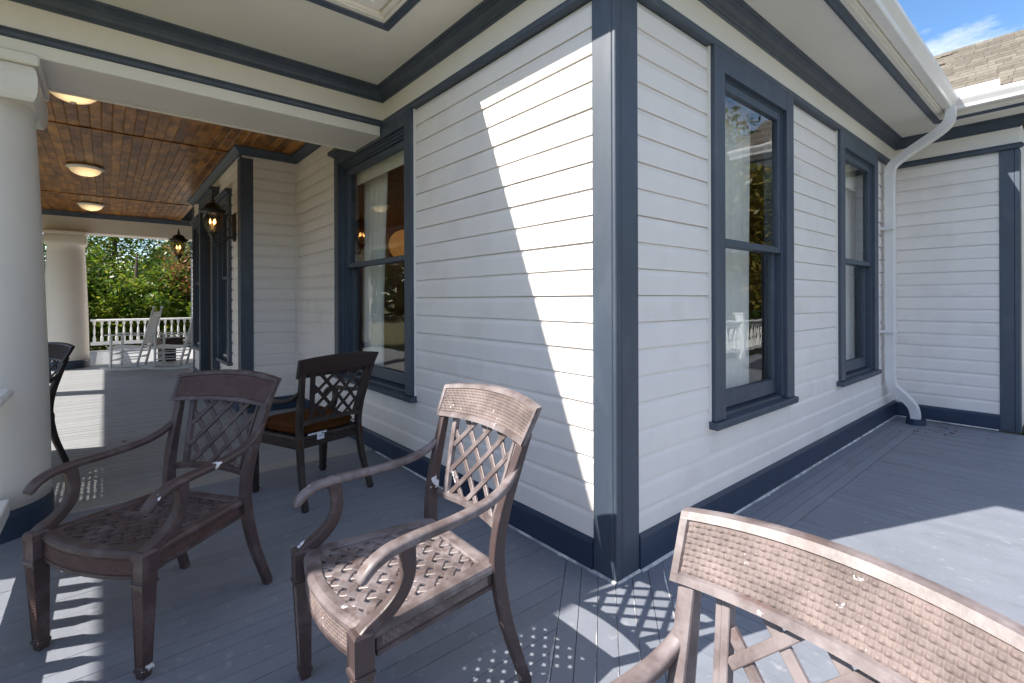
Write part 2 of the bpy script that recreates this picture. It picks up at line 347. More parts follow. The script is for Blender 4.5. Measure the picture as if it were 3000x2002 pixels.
while x < 1.9:                                   # planks that run away from the front wall
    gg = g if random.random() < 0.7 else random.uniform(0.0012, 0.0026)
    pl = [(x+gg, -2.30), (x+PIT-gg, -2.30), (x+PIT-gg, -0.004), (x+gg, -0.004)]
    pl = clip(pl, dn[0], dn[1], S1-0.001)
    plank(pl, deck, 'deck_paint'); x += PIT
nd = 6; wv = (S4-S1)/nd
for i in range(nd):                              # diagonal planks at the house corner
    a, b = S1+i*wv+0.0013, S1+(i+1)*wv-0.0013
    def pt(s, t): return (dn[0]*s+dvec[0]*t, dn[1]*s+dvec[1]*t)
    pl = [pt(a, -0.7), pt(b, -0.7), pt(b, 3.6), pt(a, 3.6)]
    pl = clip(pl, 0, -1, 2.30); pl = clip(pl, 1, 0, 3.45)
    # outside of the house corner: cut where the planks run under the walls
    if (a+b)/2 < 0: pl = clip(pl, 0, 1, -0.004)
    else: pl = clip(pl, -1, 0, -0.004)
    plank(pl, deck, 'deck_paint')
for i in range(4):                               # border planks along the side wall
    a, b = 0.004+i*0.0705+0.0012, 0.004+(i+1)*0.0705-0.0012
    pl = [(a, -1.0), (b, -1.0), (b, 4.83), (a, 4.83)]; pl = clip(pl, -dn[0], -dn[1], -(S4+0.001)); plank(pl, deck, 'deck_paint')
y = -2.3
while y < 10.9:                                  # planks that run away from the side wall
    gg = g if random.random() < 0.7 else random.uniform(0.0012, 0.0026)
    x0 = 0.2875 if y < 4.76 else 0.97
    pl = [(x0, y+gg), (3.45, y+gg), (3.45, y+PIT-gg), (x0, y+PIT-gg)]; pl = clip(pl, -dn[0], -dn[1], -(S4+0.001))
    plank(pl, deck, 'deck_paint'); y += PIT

# ---- porch floor: narrow boards beyond the pale threshold strip
bm = bmesh.new(); prism(bm, [(-15.2, -2.32), (-11.66, -2.32), (-11.66, -3.8), (-2.36, -3.8), (-2.36, -2.32), (-2.66, -2.32), (-2.66, 0.05), (-15.2, 0.05)], -0.16, -0.0225)
porch = struct(mk('porch_floor', bm, 'gap_dark'))
PP = 0.0826
bm = bmesh.new(); box(bm, -PP/2+0.003, PP/2-0.003, -3.8, 0.0, -0.0222, 0.0, bev=0.002); pb_me = mk('floor_board', bm, 'porch_board', porch); pb_me.location = (-2.62-PP*0.5-0.13, 0, 0)
pb = pb_me.data
x = pb_me.location.x-PP
while x > -15.1:
    o = inst('floor_board', pb, porch, (x, 0, random.uniform(-0.001, 0.001)))
    if x < -11.66: o.scale = (1, 2.30/3.8, 1)
    x -= PP
BX('threshold_board', 'threshold', porch, -2.745, -2.575, -3.79, -0.003, -0.02, 0.006, bev=0.003)

# ================================================================ HOUSE
house = empty('house')
tag(house, 'white clapboard house with slate blue trim and a columned porch', 'house')
SP = 0.1265; SZ0 = 2.43 - SP*18                 # lowest siding joint near the baseboard top
SID = [(0.0, 0.0), (0.018, 0.0), (0.0185, 0.004), (0.0185, 0.090), (0.0168, 0.099), (0.0108, 0.112), (0.0085, 0.1240), (0.0, 0.1245)]
board_cache = {}
def siding(wall, O, u, n, u0, u1, z0, z1):
    """single lapped boards over one rectangle of wall, clipped in height"""
    if u1-u0 < 0.004: return
    k0 = math.floor((z0-SZ0)/SP+1e-6)
    while SZ0+k0*SP < z1-0.002:
        zb = SZ0+k0*SP; k0 += 1
        lo, hi = max(z0, zb), min(z1, zb+SP)
        if hi-lo < 0.008: continue
        prof = []
        if lo == zb and hi == zb+SP: prof = SID
        else:
            pr = [(a, zz+zb) for a, zz in SID]; pr = clip(pr, 0, 1, hi); pr = clip(pr, 0, -1, -lo); prof = [(a, zz-zb) for a, zz in pr]
            if len(prof) < 3: continue
        cuts = [u0, u1]
        if u1-u0 > 0.9 and random.random() < 0.22: cuts = [u0, u0+(u1-u0)*random.uniform(0.2, 0.8), u1]
        for ua, ub in zip(cuts[:-1], cuts[1:]): put_board(wall, O, u, n, ua, ub-(0.002 if ub < u1 else 0), zb, prof)
def put_board(wall, O, u, n, u0, u1, zb, prof):
        key = (tuple(round(c, 4) for p in prof for c in p), round(u1-u0, 3), tuple(n))
        if key not in board_cache:
            bm = bmesh.new(); moulding(bm, Vector((0, 0, 0)), Vector(u)*(u1-u0), n, prof)
            bmesh.ops.recalc_face_normals(bm, faces=bm.faces[:])
            me = bpy.data.meshes.new('siding_board'); bm.to_mesh(me); bm.free(); me.materials.append(MATS['white_siding']); board_cache[key] = me
        p = Vector(O)+Vector(u)*u0+Vector(n)*random.uniform(-0.001, 0.0006)
        tl_ = random.uniform(-0.0006, 0.0006)
        inst('siding_board', board_cache[key], wall, (p.x, p.y, zb+random.uniform(-0.0008, 0.0008)), (tl_ if abs(n[0]) > 0.5 else 0, tl_ if abs(n[1]) > 0.5 else 0, 0))
def wallpart(name, O, u, n, U0, U1, Z0, Z1, holes, t=0.10, m='white_trim'):
    """sheathing slab with openings; boards hang on it"""
    O = Vector(O); u = Vector(u); n = Vector(n)
    bm = bmesh.new()
    def slab(a, b, c, d):
        if b-a < 1e-4 or d-c < 1e-4: return
        P = O+u*a; Q = O+u*b
        loft(bm, [[P+Vector((0, 0, c)), P+Vector((0, 0, d)), P-n*t+Vector((0, 0, d)), P-n*t+Vector((0, 0, c))], [Q+Vector((0, 0, c)), Q+Vector((0, 0, d)), Q-n*t+Vector((0, 0, d)), Q-n*t+Vector((0, 0, c))]])
    cur = U0
    for (a, b, c, d) in sorted(holes):
        slab(cur, a, Z0, Z1); slab(a, b, Z0, c); slab(a, b, d, Z1); cur = b
    slab(cur, U1, Z0, Z1)
    return mk(name, bm, m, house)
TP = 2.685                                        # underside of the blue ledge moulding
# wall reference planes stand 22 mm behind the corner post faces
LO, LU, LN = (0, 0.022, 0), (1, 0, 0), (0, -1, 0)
RO, RU, RN = (-0.022, 0, 0), (0, 1, 0), (1, 0, 0)
WO, WU, WN = (0, 4.862, 0), (1, 0, 0), (0, -1, 0)
BO, BU, BN = (-4.755, 0, 0), (0, 1, 0), (1, 0, 0)   # return wall of the bay on the porch
FO, FU, FN = (0, -0.571, 0), (1, 0, 0), (0, -1, 0)  # bay front on the porch
W1 = (-3.387, -1.84, 0.525, 2.69)
RW = [(0.838, 1.955, 0.55, 2.687), (2.955, 4.078, 0.54, 2.687)]
BT = 0.150
frontw = wallpart('siding_wall', LO, LU, LN, -4.755, -0.022, 0, 2.99, [(W1[0]+0.09, W1[1]-0.09, 0.57, 2.57)])
siding(frontw, LO, LU, LN, W1[1]+0.012, -0.138, BT, TP); siding(frontw, LO, LU, LN, W1[0]-0.0, W1[1]+0.012, BT, 0.528)
siding(frontw, LO, LU, LN, -4.735, W1[0]-0.002, BT, 2.905)
sidew = wallpart('siding_wall', RO, RU, RN, 0.022, 4.862, 0, 2.99, [(a+0.11, b-0.11, 0.6, 2.56) for a, b, _, _ in RW])
BTR = 0.172
siding(sidew, RO, RU, RN, 0.169, RW[0][0]-0.012, BTR, TP); siding(sidew, RO, RU, RN, RW[0][1]+0.002, RW[1][0]-0.012, BTR, TP); siding(sidew, RO, RU, RN, RW[1][1]+0.002, 4.835, BTR, TP)
for a, b, c, d in RW: siding(sidew, RO, RU, RN, a-0.012, b+0.002, BTR, c+0.003)
wingw = wallpart('siding_wall', WO, WU, WN, -0.022, 0.93, 0, 2.99, [])
siding(wingw, WO, WU, WN, 0.0, 0.806, 0.152, TP)
bayw = wallpart('siding_wall', BO, BU, BN, -0.571, 0.0, 0, 2.99, [])
siding(bayw, BO, BU, BN, -0.46, 0.0, BT, 2.905)
# thin corner fillets where siding meets casings and inner corners
def fillet(name, x0, x1, y0, y1, z0, z1, parent=house, m='white_trim'): return BX(name, m, parent, x0, x1, y0, y1, z0, z1, bev=0.002)
fillet('corner_bead', W1[1]+0.0005, W1[1]+0.0115, -0.008, 0.02, 0.53, TP-0.002)
for a, b, c, d in RW: fillet('corner_bead', -0.02, 0.008, a-0.0115, a-0.0005, c+0.01, TP-0.002)
fillet('corner_bead', -4.732, -4.712, -0.012, 0.02, BT+0.002, 2.904); fillet('corner_bead', -0.02, 0.016, 4.826, 4.846, BTR, TP-0.002)

# bay front: narrow windows either side of a door, seen at a glancing angle
BW = [(-6.30, -5.25), (-8.40, -7.36)]; DOOR = (-7.25, -6.06)
bayf = wallpart('siding_wall', FO, FU, FN, -8.55, -4.757, 0, 2.99, [(BW[1][0]+0.1, BW[1][1]-0.1, 0.58, 2.5), (DOOR[0]+0.12, DOOR[1]-0.12, 0.02, 2.6), (BW[0][0]+0.1+0.25, BW[0][1]-0.1, 0.58, 2.5)])
siding(bayf, FO, FU, FN, -5.25, -4.85, BT, 2.905); siding(bayf, FO, FU, FN, -8.55, -8.40, BT, 2.905); siding(bayf, FO, FU, FN, -7.36, -7.25, BT, 2.905)
siding(bayf, FO, FU, FN, -6.05, -5.25, BT, 0.50); siding(bayf, FO, FU, FN, -8.40, -7.36, BT, 0.50)
siding(bayf, FO, FU, FN, -6.05, -5.25, 2.62, 2.905); siding(bayf, FO, FU, FN, -8.40, -7.36, 2.62, 2.905); siding(bayf, FO, FU, FN, -7.25, -6.05, 2.79, 2.905)
# house wall beyond the bay
farw = wallpart('siding_wall', LO, LU, LN, -14.04, -8.5, 0, 2.99, [])
siding(farw, LO, LU, LN, -13.9, -8.56, BT, 2.905)
BX('corner_board', 'blue_trim', house, -14.06, -13.9, -0.004, 0.05, 0, 2.9, bev=0.003)
bm = bmesh.new(); box(bm, -8.56, -8.50, -0.571, 0.0, 0, 2.99); mk('siding_wall', bm, 'white_siding', house)

# corner posts
def cornerboard(x0, x1, y0, y1, z1, m='blue_trim'): return BX('corner_board', m, house, x0, x1, y0, y1, 0.0, z1, bev=0.004)
cornerboard(-0.138, -0.021, 0.0, 0.04, 2.684); 
bm = bmesh.new(); box(bm, -0.04, 0.0, 0.0405, 0.169, 0.0, 2.684, bev=0.003); box(bm, -0.0205, 0.0, 0.0, 0.040, 0.0, 2.684, bev=0.004); mk('corner_board', bm, 'blue_trim', house)
BX('corner_board', 'blue_trim', house, 0.806, 0.908, 4.835, 4.87, 0, 2.684, bev=0.003); BX('corner_board', 'blue_trim', house, 0.9085, 0.945, 4.832, 4.98, 0, 2.684, bev=0.003)
BX('siding_wall', 'white_siding', house, 0.86, 0.935, 4.985, 9.5, 0, 2.99)
BX('corner_board', 'blue_trim', house, -4.80, -4.733, -0.5925, -0.461, 0, 2.88, bev=0.003); BX('corner_board', 'blue_trim', house, -4.88, -4.801, -0.594, -0.56, 0, 2.88, bev=0.003)
BX('corner_board', 'blue_trim', house, -8.56, -8.44, -0.600, -0.56, 0, 2.88, bev=0.003)

# skirting
BB = [(-0.03, 0.0), (0.012, 0.0), (0.012, 0.128), (0.004, 0.150), (-0.03, 0.150)]
def skirt(P0, P1, nd, h, m0=0, m1=0):
    pr = [(n+0.0, z*h/0.150) for n, z in BB]; bm = bmesh.new(); moulding(bm, P0, P1, nd, pr, m0, m1); return mk('skirting', bm, 'blue_base', house)
skirt((-4.733, 0.004, 0), (-0.1385, 0.004, 0), LN, 0.150, 1, 0); skirt((-0.004, 0.1695, 0), (-0.004, 4.84, 0), RN, 0.172, 0, -1); skirt((0, 4.844, 0), (0.8055, 4.844, 0), WN, 0.152, 1, 0)
skirt((-4.737, -0.46, 0), (-4.737, 0.0, 0), BN, 0.150, 0, -1); skirt((-6.05, -0.589, 0), (-4.885, -0.589, 0), FN, 0.150); skirt((-8.44, -0.589, 0), (-7.26, -0.589, 0), FN, 0.150)
# broken white caulk between skirting and deck
def caulk(P0, P1, nd, w=0.016):
    P0 = Vector(P0); P1 = Vector(P1); nd = Vector(nd); Ln = (P1-P0).length; nseg = int(Ln/0.018); u = (P1-P0)/nseg
    bm = bmesh.new(); rows = []
    ph = random.uniform(0, 9)
    for i in range(nseg+1):
        s = i*0.018; a = w*(0.30+0.35*abs(math.sin(s*5.3+ph)*math.sin(s*2.1+ph))+0.10*random.random()+0.5*(random.random() < 0.03))
        p = P0+u*i
        rows.append([p+Vector((0, 0, 0.0085)), p+nd*a*0.45+Vector((0, 0, 0.006)), p+nd*a+Vector((0, 0, 0.0018)), p+nd*a*0.98+Vector((0, 0, -0.003)), p+Vector((0, 0, -0.003))])
    loft(bm, rows); return mk('caulk', bm, 'caulk', house)
caulk((-2.5, -0.009, 0), (-0.14, -0.009, 0), LN); caulk((0.009, 0.17, 0), (0.009, 4.83, 0), RN, 0.02); caulk((0.02, 4.831, 0), (0.8, 4.831, 0), WN, 0.014)
caulk((-0.14, -0.001, 0), (0.0, -0.001, 0), LN, 0.022); caulk((0.001, 0.0, 0), (0.001, 0.17, 0), RN, 0.02)

# worn paint and filler along the open seams of the corner planks
def scuff(s_, t0, t1, w):
    bm = bmesh.new(); rows = []; nn = int((t1-t0)/0.02); ph = random.uniform(0, 9)
    for i in range(nn+1):
        t = t0+(t1-t0)*i/nn; a = w*max(0.02, (0.25+0.5*math.sin(t*7+ph)*math.sin(t*17+ph)+0.25*random.random())); b = w*max(0.02, (0.2+0.4*math.sin(t*9+ph*2)+0.3*random.random()))
        rows.append([Vector((dn[0]*(s_-a)+dvec[0]*t, dn[1]*(s_-a)+dvec[1]*t, 0.0014)), Vector((dn[0]*(s_-0.0012)+dvec[0]*t, dn[1]*(s_-0.0012)+dvec[1]*t, 0.0016))])
    loft(bm, rows, closed=False, cap=False); mk('worn_paint', bm, 'caulk', deck)
scuff(S1-0.0005, 0.24, 1.4, 0.016); scuff(S1+2*wv, 0.14, 1.2, 0.010); scuff(S1+4*wv, 0.1, 0.9, 0.008); scuff(S1+6*wv, -0.2, 0.5, 0.012); scuff(S1+3*wv, 0.05, 0.8, 0.006)
# ---- eaves: ledge moulding, frieze, crown, soffit, edge trim, fascia, gutter
PX = -2.36                                         # outer face of the porch side beam frieze
LEDGE = [(-0.02, 2.684), (0.026, 2.684), (0.034, 2.692), (0.036, 2.708), (0.030, 2.722), (0.020, 2.734), (0.012, 2.740), (-0.02, 2.740)]
FRZ = [(-0.03, 2.740), (0.006, 2.740), (0.006, 2.886), (-0.03, 2.886)]
CROWN = [(-0.03, 2.884), (0.010, 2.884), (0.018, 2.892), (0.018, 2.903), (0.026, 2.910), (0.034, 2.925), (0.052, 2.945), (0.066, 2.953), (0.074, 2.958), (0.074, 2.968), (0.086, 2.974), (0.088, 2.986), (-0.03, 2.986)]
runs = [((PX, 0.0, 0), (0.0, 0.0, 0), LN, 1, 1), ((0.0, 0.0, 0), (0.0, 4.84, 0), RN, -1, -1), ((0.0, 4.84, 0), (0.94, 4.84, 0), WN, 1, 1), ((PX, -3.71, 0), (PX, 0.0, 0), RN, -1, -1), ((-11.66, -3.71, 0), (PX, -3.71, 0), LN, 0, 1)]
for P0, P1, nd_, m0, m1 in runs:
    for nm, pr, mm in (('ledge_moulding', LEDGE, 'blue_trim'), ('frieze_board', FRZ, 'white_trim'), ('crown_moulding', CROWN, 'blue_trim')):
        bm = bmesh.new(); moulding(bm, P0, P1, nd_, pr, m0, m1); mk(nm, bm, mm, house)
# soffit boards
bm = bmesh.new()
for a in ((PX-0.02, -1.405, -4.5, 0.02), (-1.4049, 0.0, -0.44, 0.02), (0.0001, 0.47, -0.44, 4.37), (-0.02, 0.0, 0.0201, 4.86), (0.0, 0.47, 4.3701, 4.86), (0.4701, 1.3, 4.37, 4.86), (-12.6, PX-0.0201, -4.5, -3.67)):
    box(bm, a[0], a[1], a[2], a[3], 2.985, 3.0)
mk('soffit', bm, 'cream_soffit', house)
EL, ER, EW, EP, EF = -0.371, 0.39, 4.45, -1.49, -4.58   # inner edges of the eave trim
ETR = [(-0.01, 2.992), (0.0, 2.974), (0.012, 2.966), (0.020, 2.966), (0.030, 2.972), (0.046, 2.978), (0.058, 2.992), (0.070, 3.0), (0.070, 3.02), (-0.01, 3.02)]
FAS = [(0.058, 3.001), (0.098, 2.996), (0.098, 3.14), (0.058, 3.14)]
GUT = [(0.103, 3.020), (0.160, 3.020), (0.166, 3.026), (0.172, 3.050), (0.184, 3.068), (0.196, 3.085), (0.205, 3.100), (0.207, 3.128), (0.198, 3.130), (0.197, 3.124), (0.202, 3.121), (0.199, 3.103), (0.190, 3.089), (0.168, 3.056), (0.160, 3.026), (0.108, 3.026), (0.108, 3.135), (0.103, 3.135)]
eruns = [((EP, EL, 0), (ER, EL, 0), LN, 1, 1), ((ER, EL, 0), (ER, EW, 0), RN, -1, -1), ((ER, EW, 0), (1.33, EW, 0), WN, 1, 1), ((EP, EF, 0), (EP, EL, 0), RN, -1, -1), ((-12.5, EF, 0), (EP, EF, 0), LN, 0, 1)]
for P0, P1, nd_, m0, m1 in eruns:
    for nm, pr, mm in (('eave_trim', ETR, 'blue_trim'), ('fascia', FAS, 'white_trim'), ('gutter', GUT, 'white_gutter')):
        bm = bmesh.new(); moulding(bm, P0, P1, nd_, pr, m0, m1); mk(nm, bm, mm, house)
BX('splash_guard', 'white_gutter', house, 0.56, 0.86, 4.285, 4.289, 3.11, 3.205)

# ---- roofs
def roofface(bm, pts, t=0.03):
    P = [Vector(p) for p in pts]; nn = (P[1]-P[0]).cross(P[2]-P[0]).normalized()
    if nn.z < 0: nn = -nn
    loft(bm, [P, [p+nn*t for p in P]])
bm = bmesh.new()
x0, x1, y0, y1, ze, sl = -14.7, 0.53, -0.51, 12.5, 3.137, 0.5
h = (y1-y0)/2
roofface(bm, [(x0, y0, ze), (x1, y0, ze), (x1-h, y0+h, ze+h*sl), (x0+h, y0+h, ze+h*sl)]); roofface(bm, [(x1, y0, ze), (x1, y1, ze), (x1-h, y0+h, ze+h*sl)])
roofface(bm, [(x1, y1, ze), (x0, y1, ze), (x0+h, y0+h, ze+h*sl), (x1-h, y0+h, ze+h*sl)]); roofface(bm, [(x0, y1, ze), (x0, y0, ze), (x0+h, y0+h, ze+h*sl)])
mroof = mk('roof', bm, 'shingle_b', house)
bm = bmesh.new()
px0, px1, pyf, s2 = -12.6, -1.35, -4.72, 0.28; hw = (px1-px0)/2; zr = ze+hw*s2
roofface(bm, [(px0, pyf, ze), (px1, pyf, ze), ((px0+px1)/2, pyf+hw, zr)]); roofface(bm, [(px1, pyf, ze), (px1, -0.30, ze), ((px0+px1)/2, 3.0, zr), ((px0+px1)/2, pyf+hw, zr)]); roofface(bm, [(px0, -0.30, ze), (px0, pyf, ze), ((px0+px1)/2, pyf+hw, zr), ((px0+px1)/2, 3.0, zr)])
mk('porch_roof', bm, 'shingle_b', house)
# wing roof with its own shingles
WS = 0.60; wy0, wz0 = 4.335, 3.13; wyr = 6.30; wzr = wz0+(wyr-wy0)*WS
bm = bmesh.new(); roofface(bm, [(-0.6, wy0, wz0), (1.45, wy0, wz0), (1.45, wyr, wzr), (-0.6, wyr, wzr)], 0.012); roofface(bm, [(-0.6, 2*wyr-wy0, wz0), (1.45, 2*wyr-wy0, wz0), (1.45, wyr, wzr), (-0.6, wyr, wzr)], 0.012)
wroof = mk('wing_roof', bm, 'shingle_b', house)
ang = math.atan(WS); cl = math.hypot(1, WS)
tabs = []
for wd in (0.16, 0.11, 0.21):
    for mm in ('shingle_a', 'shingle_b', 'shingle_c'):
        bm = bmesh.new(); box(bm, 0.0015, wd-0.0015, -0.012, 0.15, 0.0, 0.014)
        for v in bm.verts:
            if v.co.y > 0.1: v.co.z -= 0.003
            elif v.co.x > wd/2: v.co.y += 0.004
        me = bpy.data.meshes.new('shingle'); bm.to_mesh(me); bm.free(); me.materials.append(MATS[mm]); tabs.append((wd, me))
row = 0; s = 0.0; ncount = 0
while s < (wyr-wy0)*cl-0.05:
    xx = 0.36-random.uniform(0, 0.15)
    while xx < 1.42:
        wd, me = random.choice(tabs)
        inst('shingle', me, wroof, (xx, wy0+s/cl, wz0+s/cl*WS+0.012+0.0105), (ang, 0, 0)); xx += wd; ncount += 1
    s += 0.128
xx = 0.0
while xx < 1.4:                                     # ridge caps
    bm = bmesh.new()
    loft(bm, [[Vector((xx, wyr-0.13, wzr+0.03-0.13*WS)), Vector((xx, wyr, wzr+0.042)), Vector((xx, wyr+0.13, wzr+0.03-0.13*WS)), Vector((xx, wyr, wzr+0.02))], [Vector((xx+0.20, wyr-0.13, wzr+0.022-0.13*WS)), Vector((xx+0.20, wyr, wzr+0.03)), Vector((xx+0.20, wyr+0.13, wzr+0.022-0.13*WS)), Vector((xx+0.20, wyr, wzr+0.01))]])
    mk('ridge_cap', bm, 'shingle_a', wroof); xx += 0.185

# ---- porch beams
def beam(name, x0, x1, y0, y1):
    b = BX(name, 'white_trim', house, x0, x1, y0, y1, 2.612, 2.985, bev=0.003); return b
beam('porch_beam', -2.844, PX-0.003, -3.707, -0.014); beam('porch_beam', -11.66, -11.2, -3.707, -0.04); beam('porch_beam', -11.195, -2.85, -3.707, -3.25)
BX('beam_fascia', 'white_trim', house, PX-0.002, PX+0.022, -3.69, -0.036, 2.606, 2.683, bev=0.003)
BX('beam_fillet', 'white_trim', house, -2.862, -2.845, -3.24, -0.03, 2.600, 2.625, bev=0.003)
# plank ceiling
bm = bmesh.new(); box(bm, -11.2, -2.845, -3.25, -0.02, 3.012, 3.02); ceil = mk('porch_ceiling', bm, 'gap_dark', house)
segs = [(-5.03, -2.85), (-9.05, -5.03), (-11.2, -9.05)]
for a, b in segs:
    bm = bmesh.new(); Lx = b-a-0.004
    CW = 0.0835
    prof = [(-CW/2, 0.012), (-CW/2, 0.004), (-CW/2+0.005, 0.0), (CW/2-0.009, 0.0), (CW/2-0.005, 0.0035), (CW/2-0.001, 0.0005), (CW/2, 0.004), (CW/2, 0.012)]
    loft(bm, [[Vector((-Lx/2, y, z)) for y, z in prof], [Vector((Lx/2, y, z)) for y, z in prof]]); bmesh.ops.recalc_face_normals(bm, faces=bm.faces[:])
    me = bpy.data.meshes.new('ceiling_plank'); bm.to_mesh(me); bm.free(); me.materials.append(MATS['varnished_wood'])
    y = -0.06
    while y > -3.24:
        if not (a < -5.0 and y > -0.55): inst('ceiling_plank', me, ceil, ((a+b)/2, y, 2.996)); 
        elif a > -5.1: inst('ceiling_plank', me, ceil, ((a+b)/2, y, 2.996))
        y -= CW
for xx in (-5.03, -9.05): BX('ceiling_batten', 'varnished_wood', ceil, xx-0.022, xx+0.022, -3.24, -0.6, 2.984, 2.9955, bev=0.003)
PCR = [(0.0, 2.905), (0.006, 2.905), (0.010, 2.918), (0.022, 2.932), (0.040, 2.952), (0.058, 2.966), (0.066, 2.972), (0.070, 2.992), (0.0, 2.992)]
for P0, P1, nd_, m0, m1 in (((-4.733, 0.0, 0), (-2.85, 0.0, 0), LN, 1, 0), ((-4.733, -0.594, 0), (-4.733, 0.0, 0), RN, -1, -1), ((-8.56, -0.594, 0), (-4.733, -0.594, 0), LN, -1, 1), ((-11.2, -3.25, 0), (-11.2, 0.0, 0), RN, 1, -1), ((-11.2, 0.0, 0), (-8.56, 0.0, 0), LN, 1, 0)):
    bm = bmesh.new(); moulding(bm, P0, P1, nd_, PCR, m0, m1); mk('ceiling_crown', bm, 'blue_trim', house)

# ---- columns
def column(x, y, rb, rt, ztop=2.612):
    H = ztop; seg = 56
    bm = bmesh.new(); prof = []
    for i in range(19):
        t = i/18; rr = rb-(rb-rt)*(t**1.55); prof.append((rr, 0.155+(H-0.27-0.155)*t))
    prof.append((rt+0.012, H-0.262)); prof.append((rt+0.014, H-0.245)); prof.append((rt, H-0.24))
    lathe(bm, prof, seg); sh = mk('porch_column', bm, 'white_trim', house, smooth=True); sh.location = (x, y, 0)
    bm = bmesh.new(); lathe(bm, [(rb+0.012, 0.0), (rb+0.012, 0.12), (rb+0.004, 0.15), (rb-0.02, 0.158)], seg); b = mk('base', bm, 'blue_base', sh)
    bm = bmesh.new(); a = rt+0.040
    # square cushion capital with a rounded belly
    rings = []
    for d, z in ((0.0, -0.255), (0.012, -0.235), (0.02, -0.20), (0.02, -0.12), (0.012, -0.085), (0.0, -0.065)):
        e = a-0.028+d; rings.append([Vector((sx*e, sy*e, H+z)) for sx, sy in ((-1, -1), (1, -1), (1, 1), (-1, 1))])
    loft(bm, rings); mk('capital', bm, 'white_trim', sh)
    bm = bmesh.new(); box(bm, -a, a, -a, a, H-0.062, H-0.0015, bev=0.008); mk('abacus', bm, 'white_trim', sh)
    return sh
column(-2.615, -2.33, 0.335, 0.272); column(-11.30, -2.33, 0.335, 0.272)
for xx in (-2.615, -4.69, -8.26, -11.43): column(xx, -3.48, 0.21, 0.19)

# ---- windows
def frameM(O, u, n):
    O = Vector(O); u = Vector(u); n = Vector(n); m = Matrix((u, n, Vector((0, 0, 1)))).transposed().to_4x4(); m.translation = O; return m
def window(O, u, n, a0, a1, z0, z1, cas=0.12, meet=1.59, cap=False, moulded=False, dep=0.085, m='blue_trim', headbot=2.56, shade=0.0):
    """double hung window. local: x along the wall, y outward, z up"""
    F = frameM(O, u, n)
    W = empty('w'); bpy.data.objects.remove(W)
    bm = bmesh.new()
    def b(*a, bev=0.0025): box(bm, *a, bev=bev, M=F)
    b(a0, a0+cas, -0.02, 0.036, z0+0.045, z1); b(a1-cas, a1, -0.02, 0.036, z0+0.045, z1); b(a0+cas+0.0005, a1-cas-0.0005, -0.02, 0.034, headbot, z1)
    if cap: b(a0-0.035, a1+0.035, -0.01, 0.075, z1, z1+0.032); b(a0-0.02, a1+0.02, -0.01, 0.055, z1-0.022, z1-0.001)
    # jamb liners
    b(a0+cas-0.004, a0+cas+0.018, -dep-0.06, 0.010, z0+0.05, headbot); b(a1-cas-0.018, a1-cas+0.004, -dep-0.06, 0.010, z0+0.05, headbot); b(a0+cas+0.0185, a1-cas-0.0185, -dep-0.06, 0.008, headbot-0.018, headbot+0.004)
    if moulded:
        for i, (o_, d_) in enumerate(((0.018, -0.005), (0.036, -0.022), (0.052, -0.040))):
            b(a0+cas+o_, a0+cas+o_+0.02, -dep-0.05, d_, z0+0.06, headbot-o_); b(a0+cas+o_, a1-cas-o_, -dep-0.05, d_, headbot-o_-0.02, headbot-o_-0.001); b(a1-cas-o_-0.02, a1-cas-o_, -dep-0.05, d_, z0+0.06, headbot-o_)
    w = mk('window', bm, m, house)
    ins = 0.018+(0.05 if moulded else 0.0)
    L0, L1 = a0+cas+ins, a1-cas-ins; zt = headbot-ins; zb = z0+0.075
    for nm, d0, d1, zz0, zz1, rb in (('upper_sash', -dep+0.022, -dep+0.055, meet-0.005, zt, 0.045), ('lower_sash', -dep-0.015, -dep+0.018, zb, meet+0.03, 0.095)):
        bm = bmesh.new(); st = 0.048
        b(L0, L0+st, d0, d1, zz0, zz1); b(L1-st, L1, d0, d1, zz0, zz1)
        b(L0+st+0.0005, L1-st-0.0005, d0, d1, zz1-(0.05 if nm == 'upper_sash' else 0.035), zz1); b(L0+st+0.0005, L1-st-0.0005, d0, d1, zz0, zz0+(0.040 if nm == 'upper_sash' else rb))
        mk('sash', bm, m, w)
        bm = bmesh.new(); dm = (d0+d1)/2
        vs = [bm.verts.new(F @ Vector(p)) for p in ((L0+st-0.004, dm, zz0+0.03), (L1-st+0.004, dm, zz0+0.03), (L1-st+0.004, dm, zz1-0.03), (L0+st-0.004, dm, zz1-0.03))]
        bm.faces.new(vs); mk('pane', bm, 'window_glass', w)
    bm = bmesh.new()                                 # sloping sill
    rings = []
    for xx in (a0-0.012, a1+0.022):
        rings.append([F @ Vector(p) for p in ((xx, -0.02, z0), (xx, 0.052, z0-0.004), (xx, 0.056, z0+0.030), (xx, 0.050, z0+0.036), (xx, -0.0, z0+0.044), (xx, -0.02, z0+0.044))])
    loft(bm, rings)
    b(a0+cas-0.003, a1-cas+0.003, -dep-0.06, 0.0, z0+0.02, z0+0.062)
    mk('sill', bm, m, w)
    bm = bmesh.new(); b(L0+0.055, L0+0.07, -dep+0.0, -dep+0.02, zt-0.30, zt-0.18); b(L1-0.075, L1-0.06, -dep+0.0, -dep+0.02, zt-0.22, zt-0.10); mk('sash_lift', bm, 'black_iron', w)
    return w
window((0, 0.006, 0), LU, LN, W1[0], W1[1], W1[2], W1[3], cas=0.098, moulded=True, cap=False, headbot=2.585)
bm = bmesh.new(); box(bm, W1[0]-0.06, -2.846, -0.075, 0.02, 2.69, 2.728, bev=0.003); box(bm, W1[0]-0.03, -2.846, -0.05, 0.02, 2.67, 2.6895, bev=0.003); mk('window_head', bm, 'blue_trim', house)
for a, b_, c, d in RW: window((-0.006, 0, 0), RU, RN, a, b_, c, d, cas=0.12, dep=0.052)
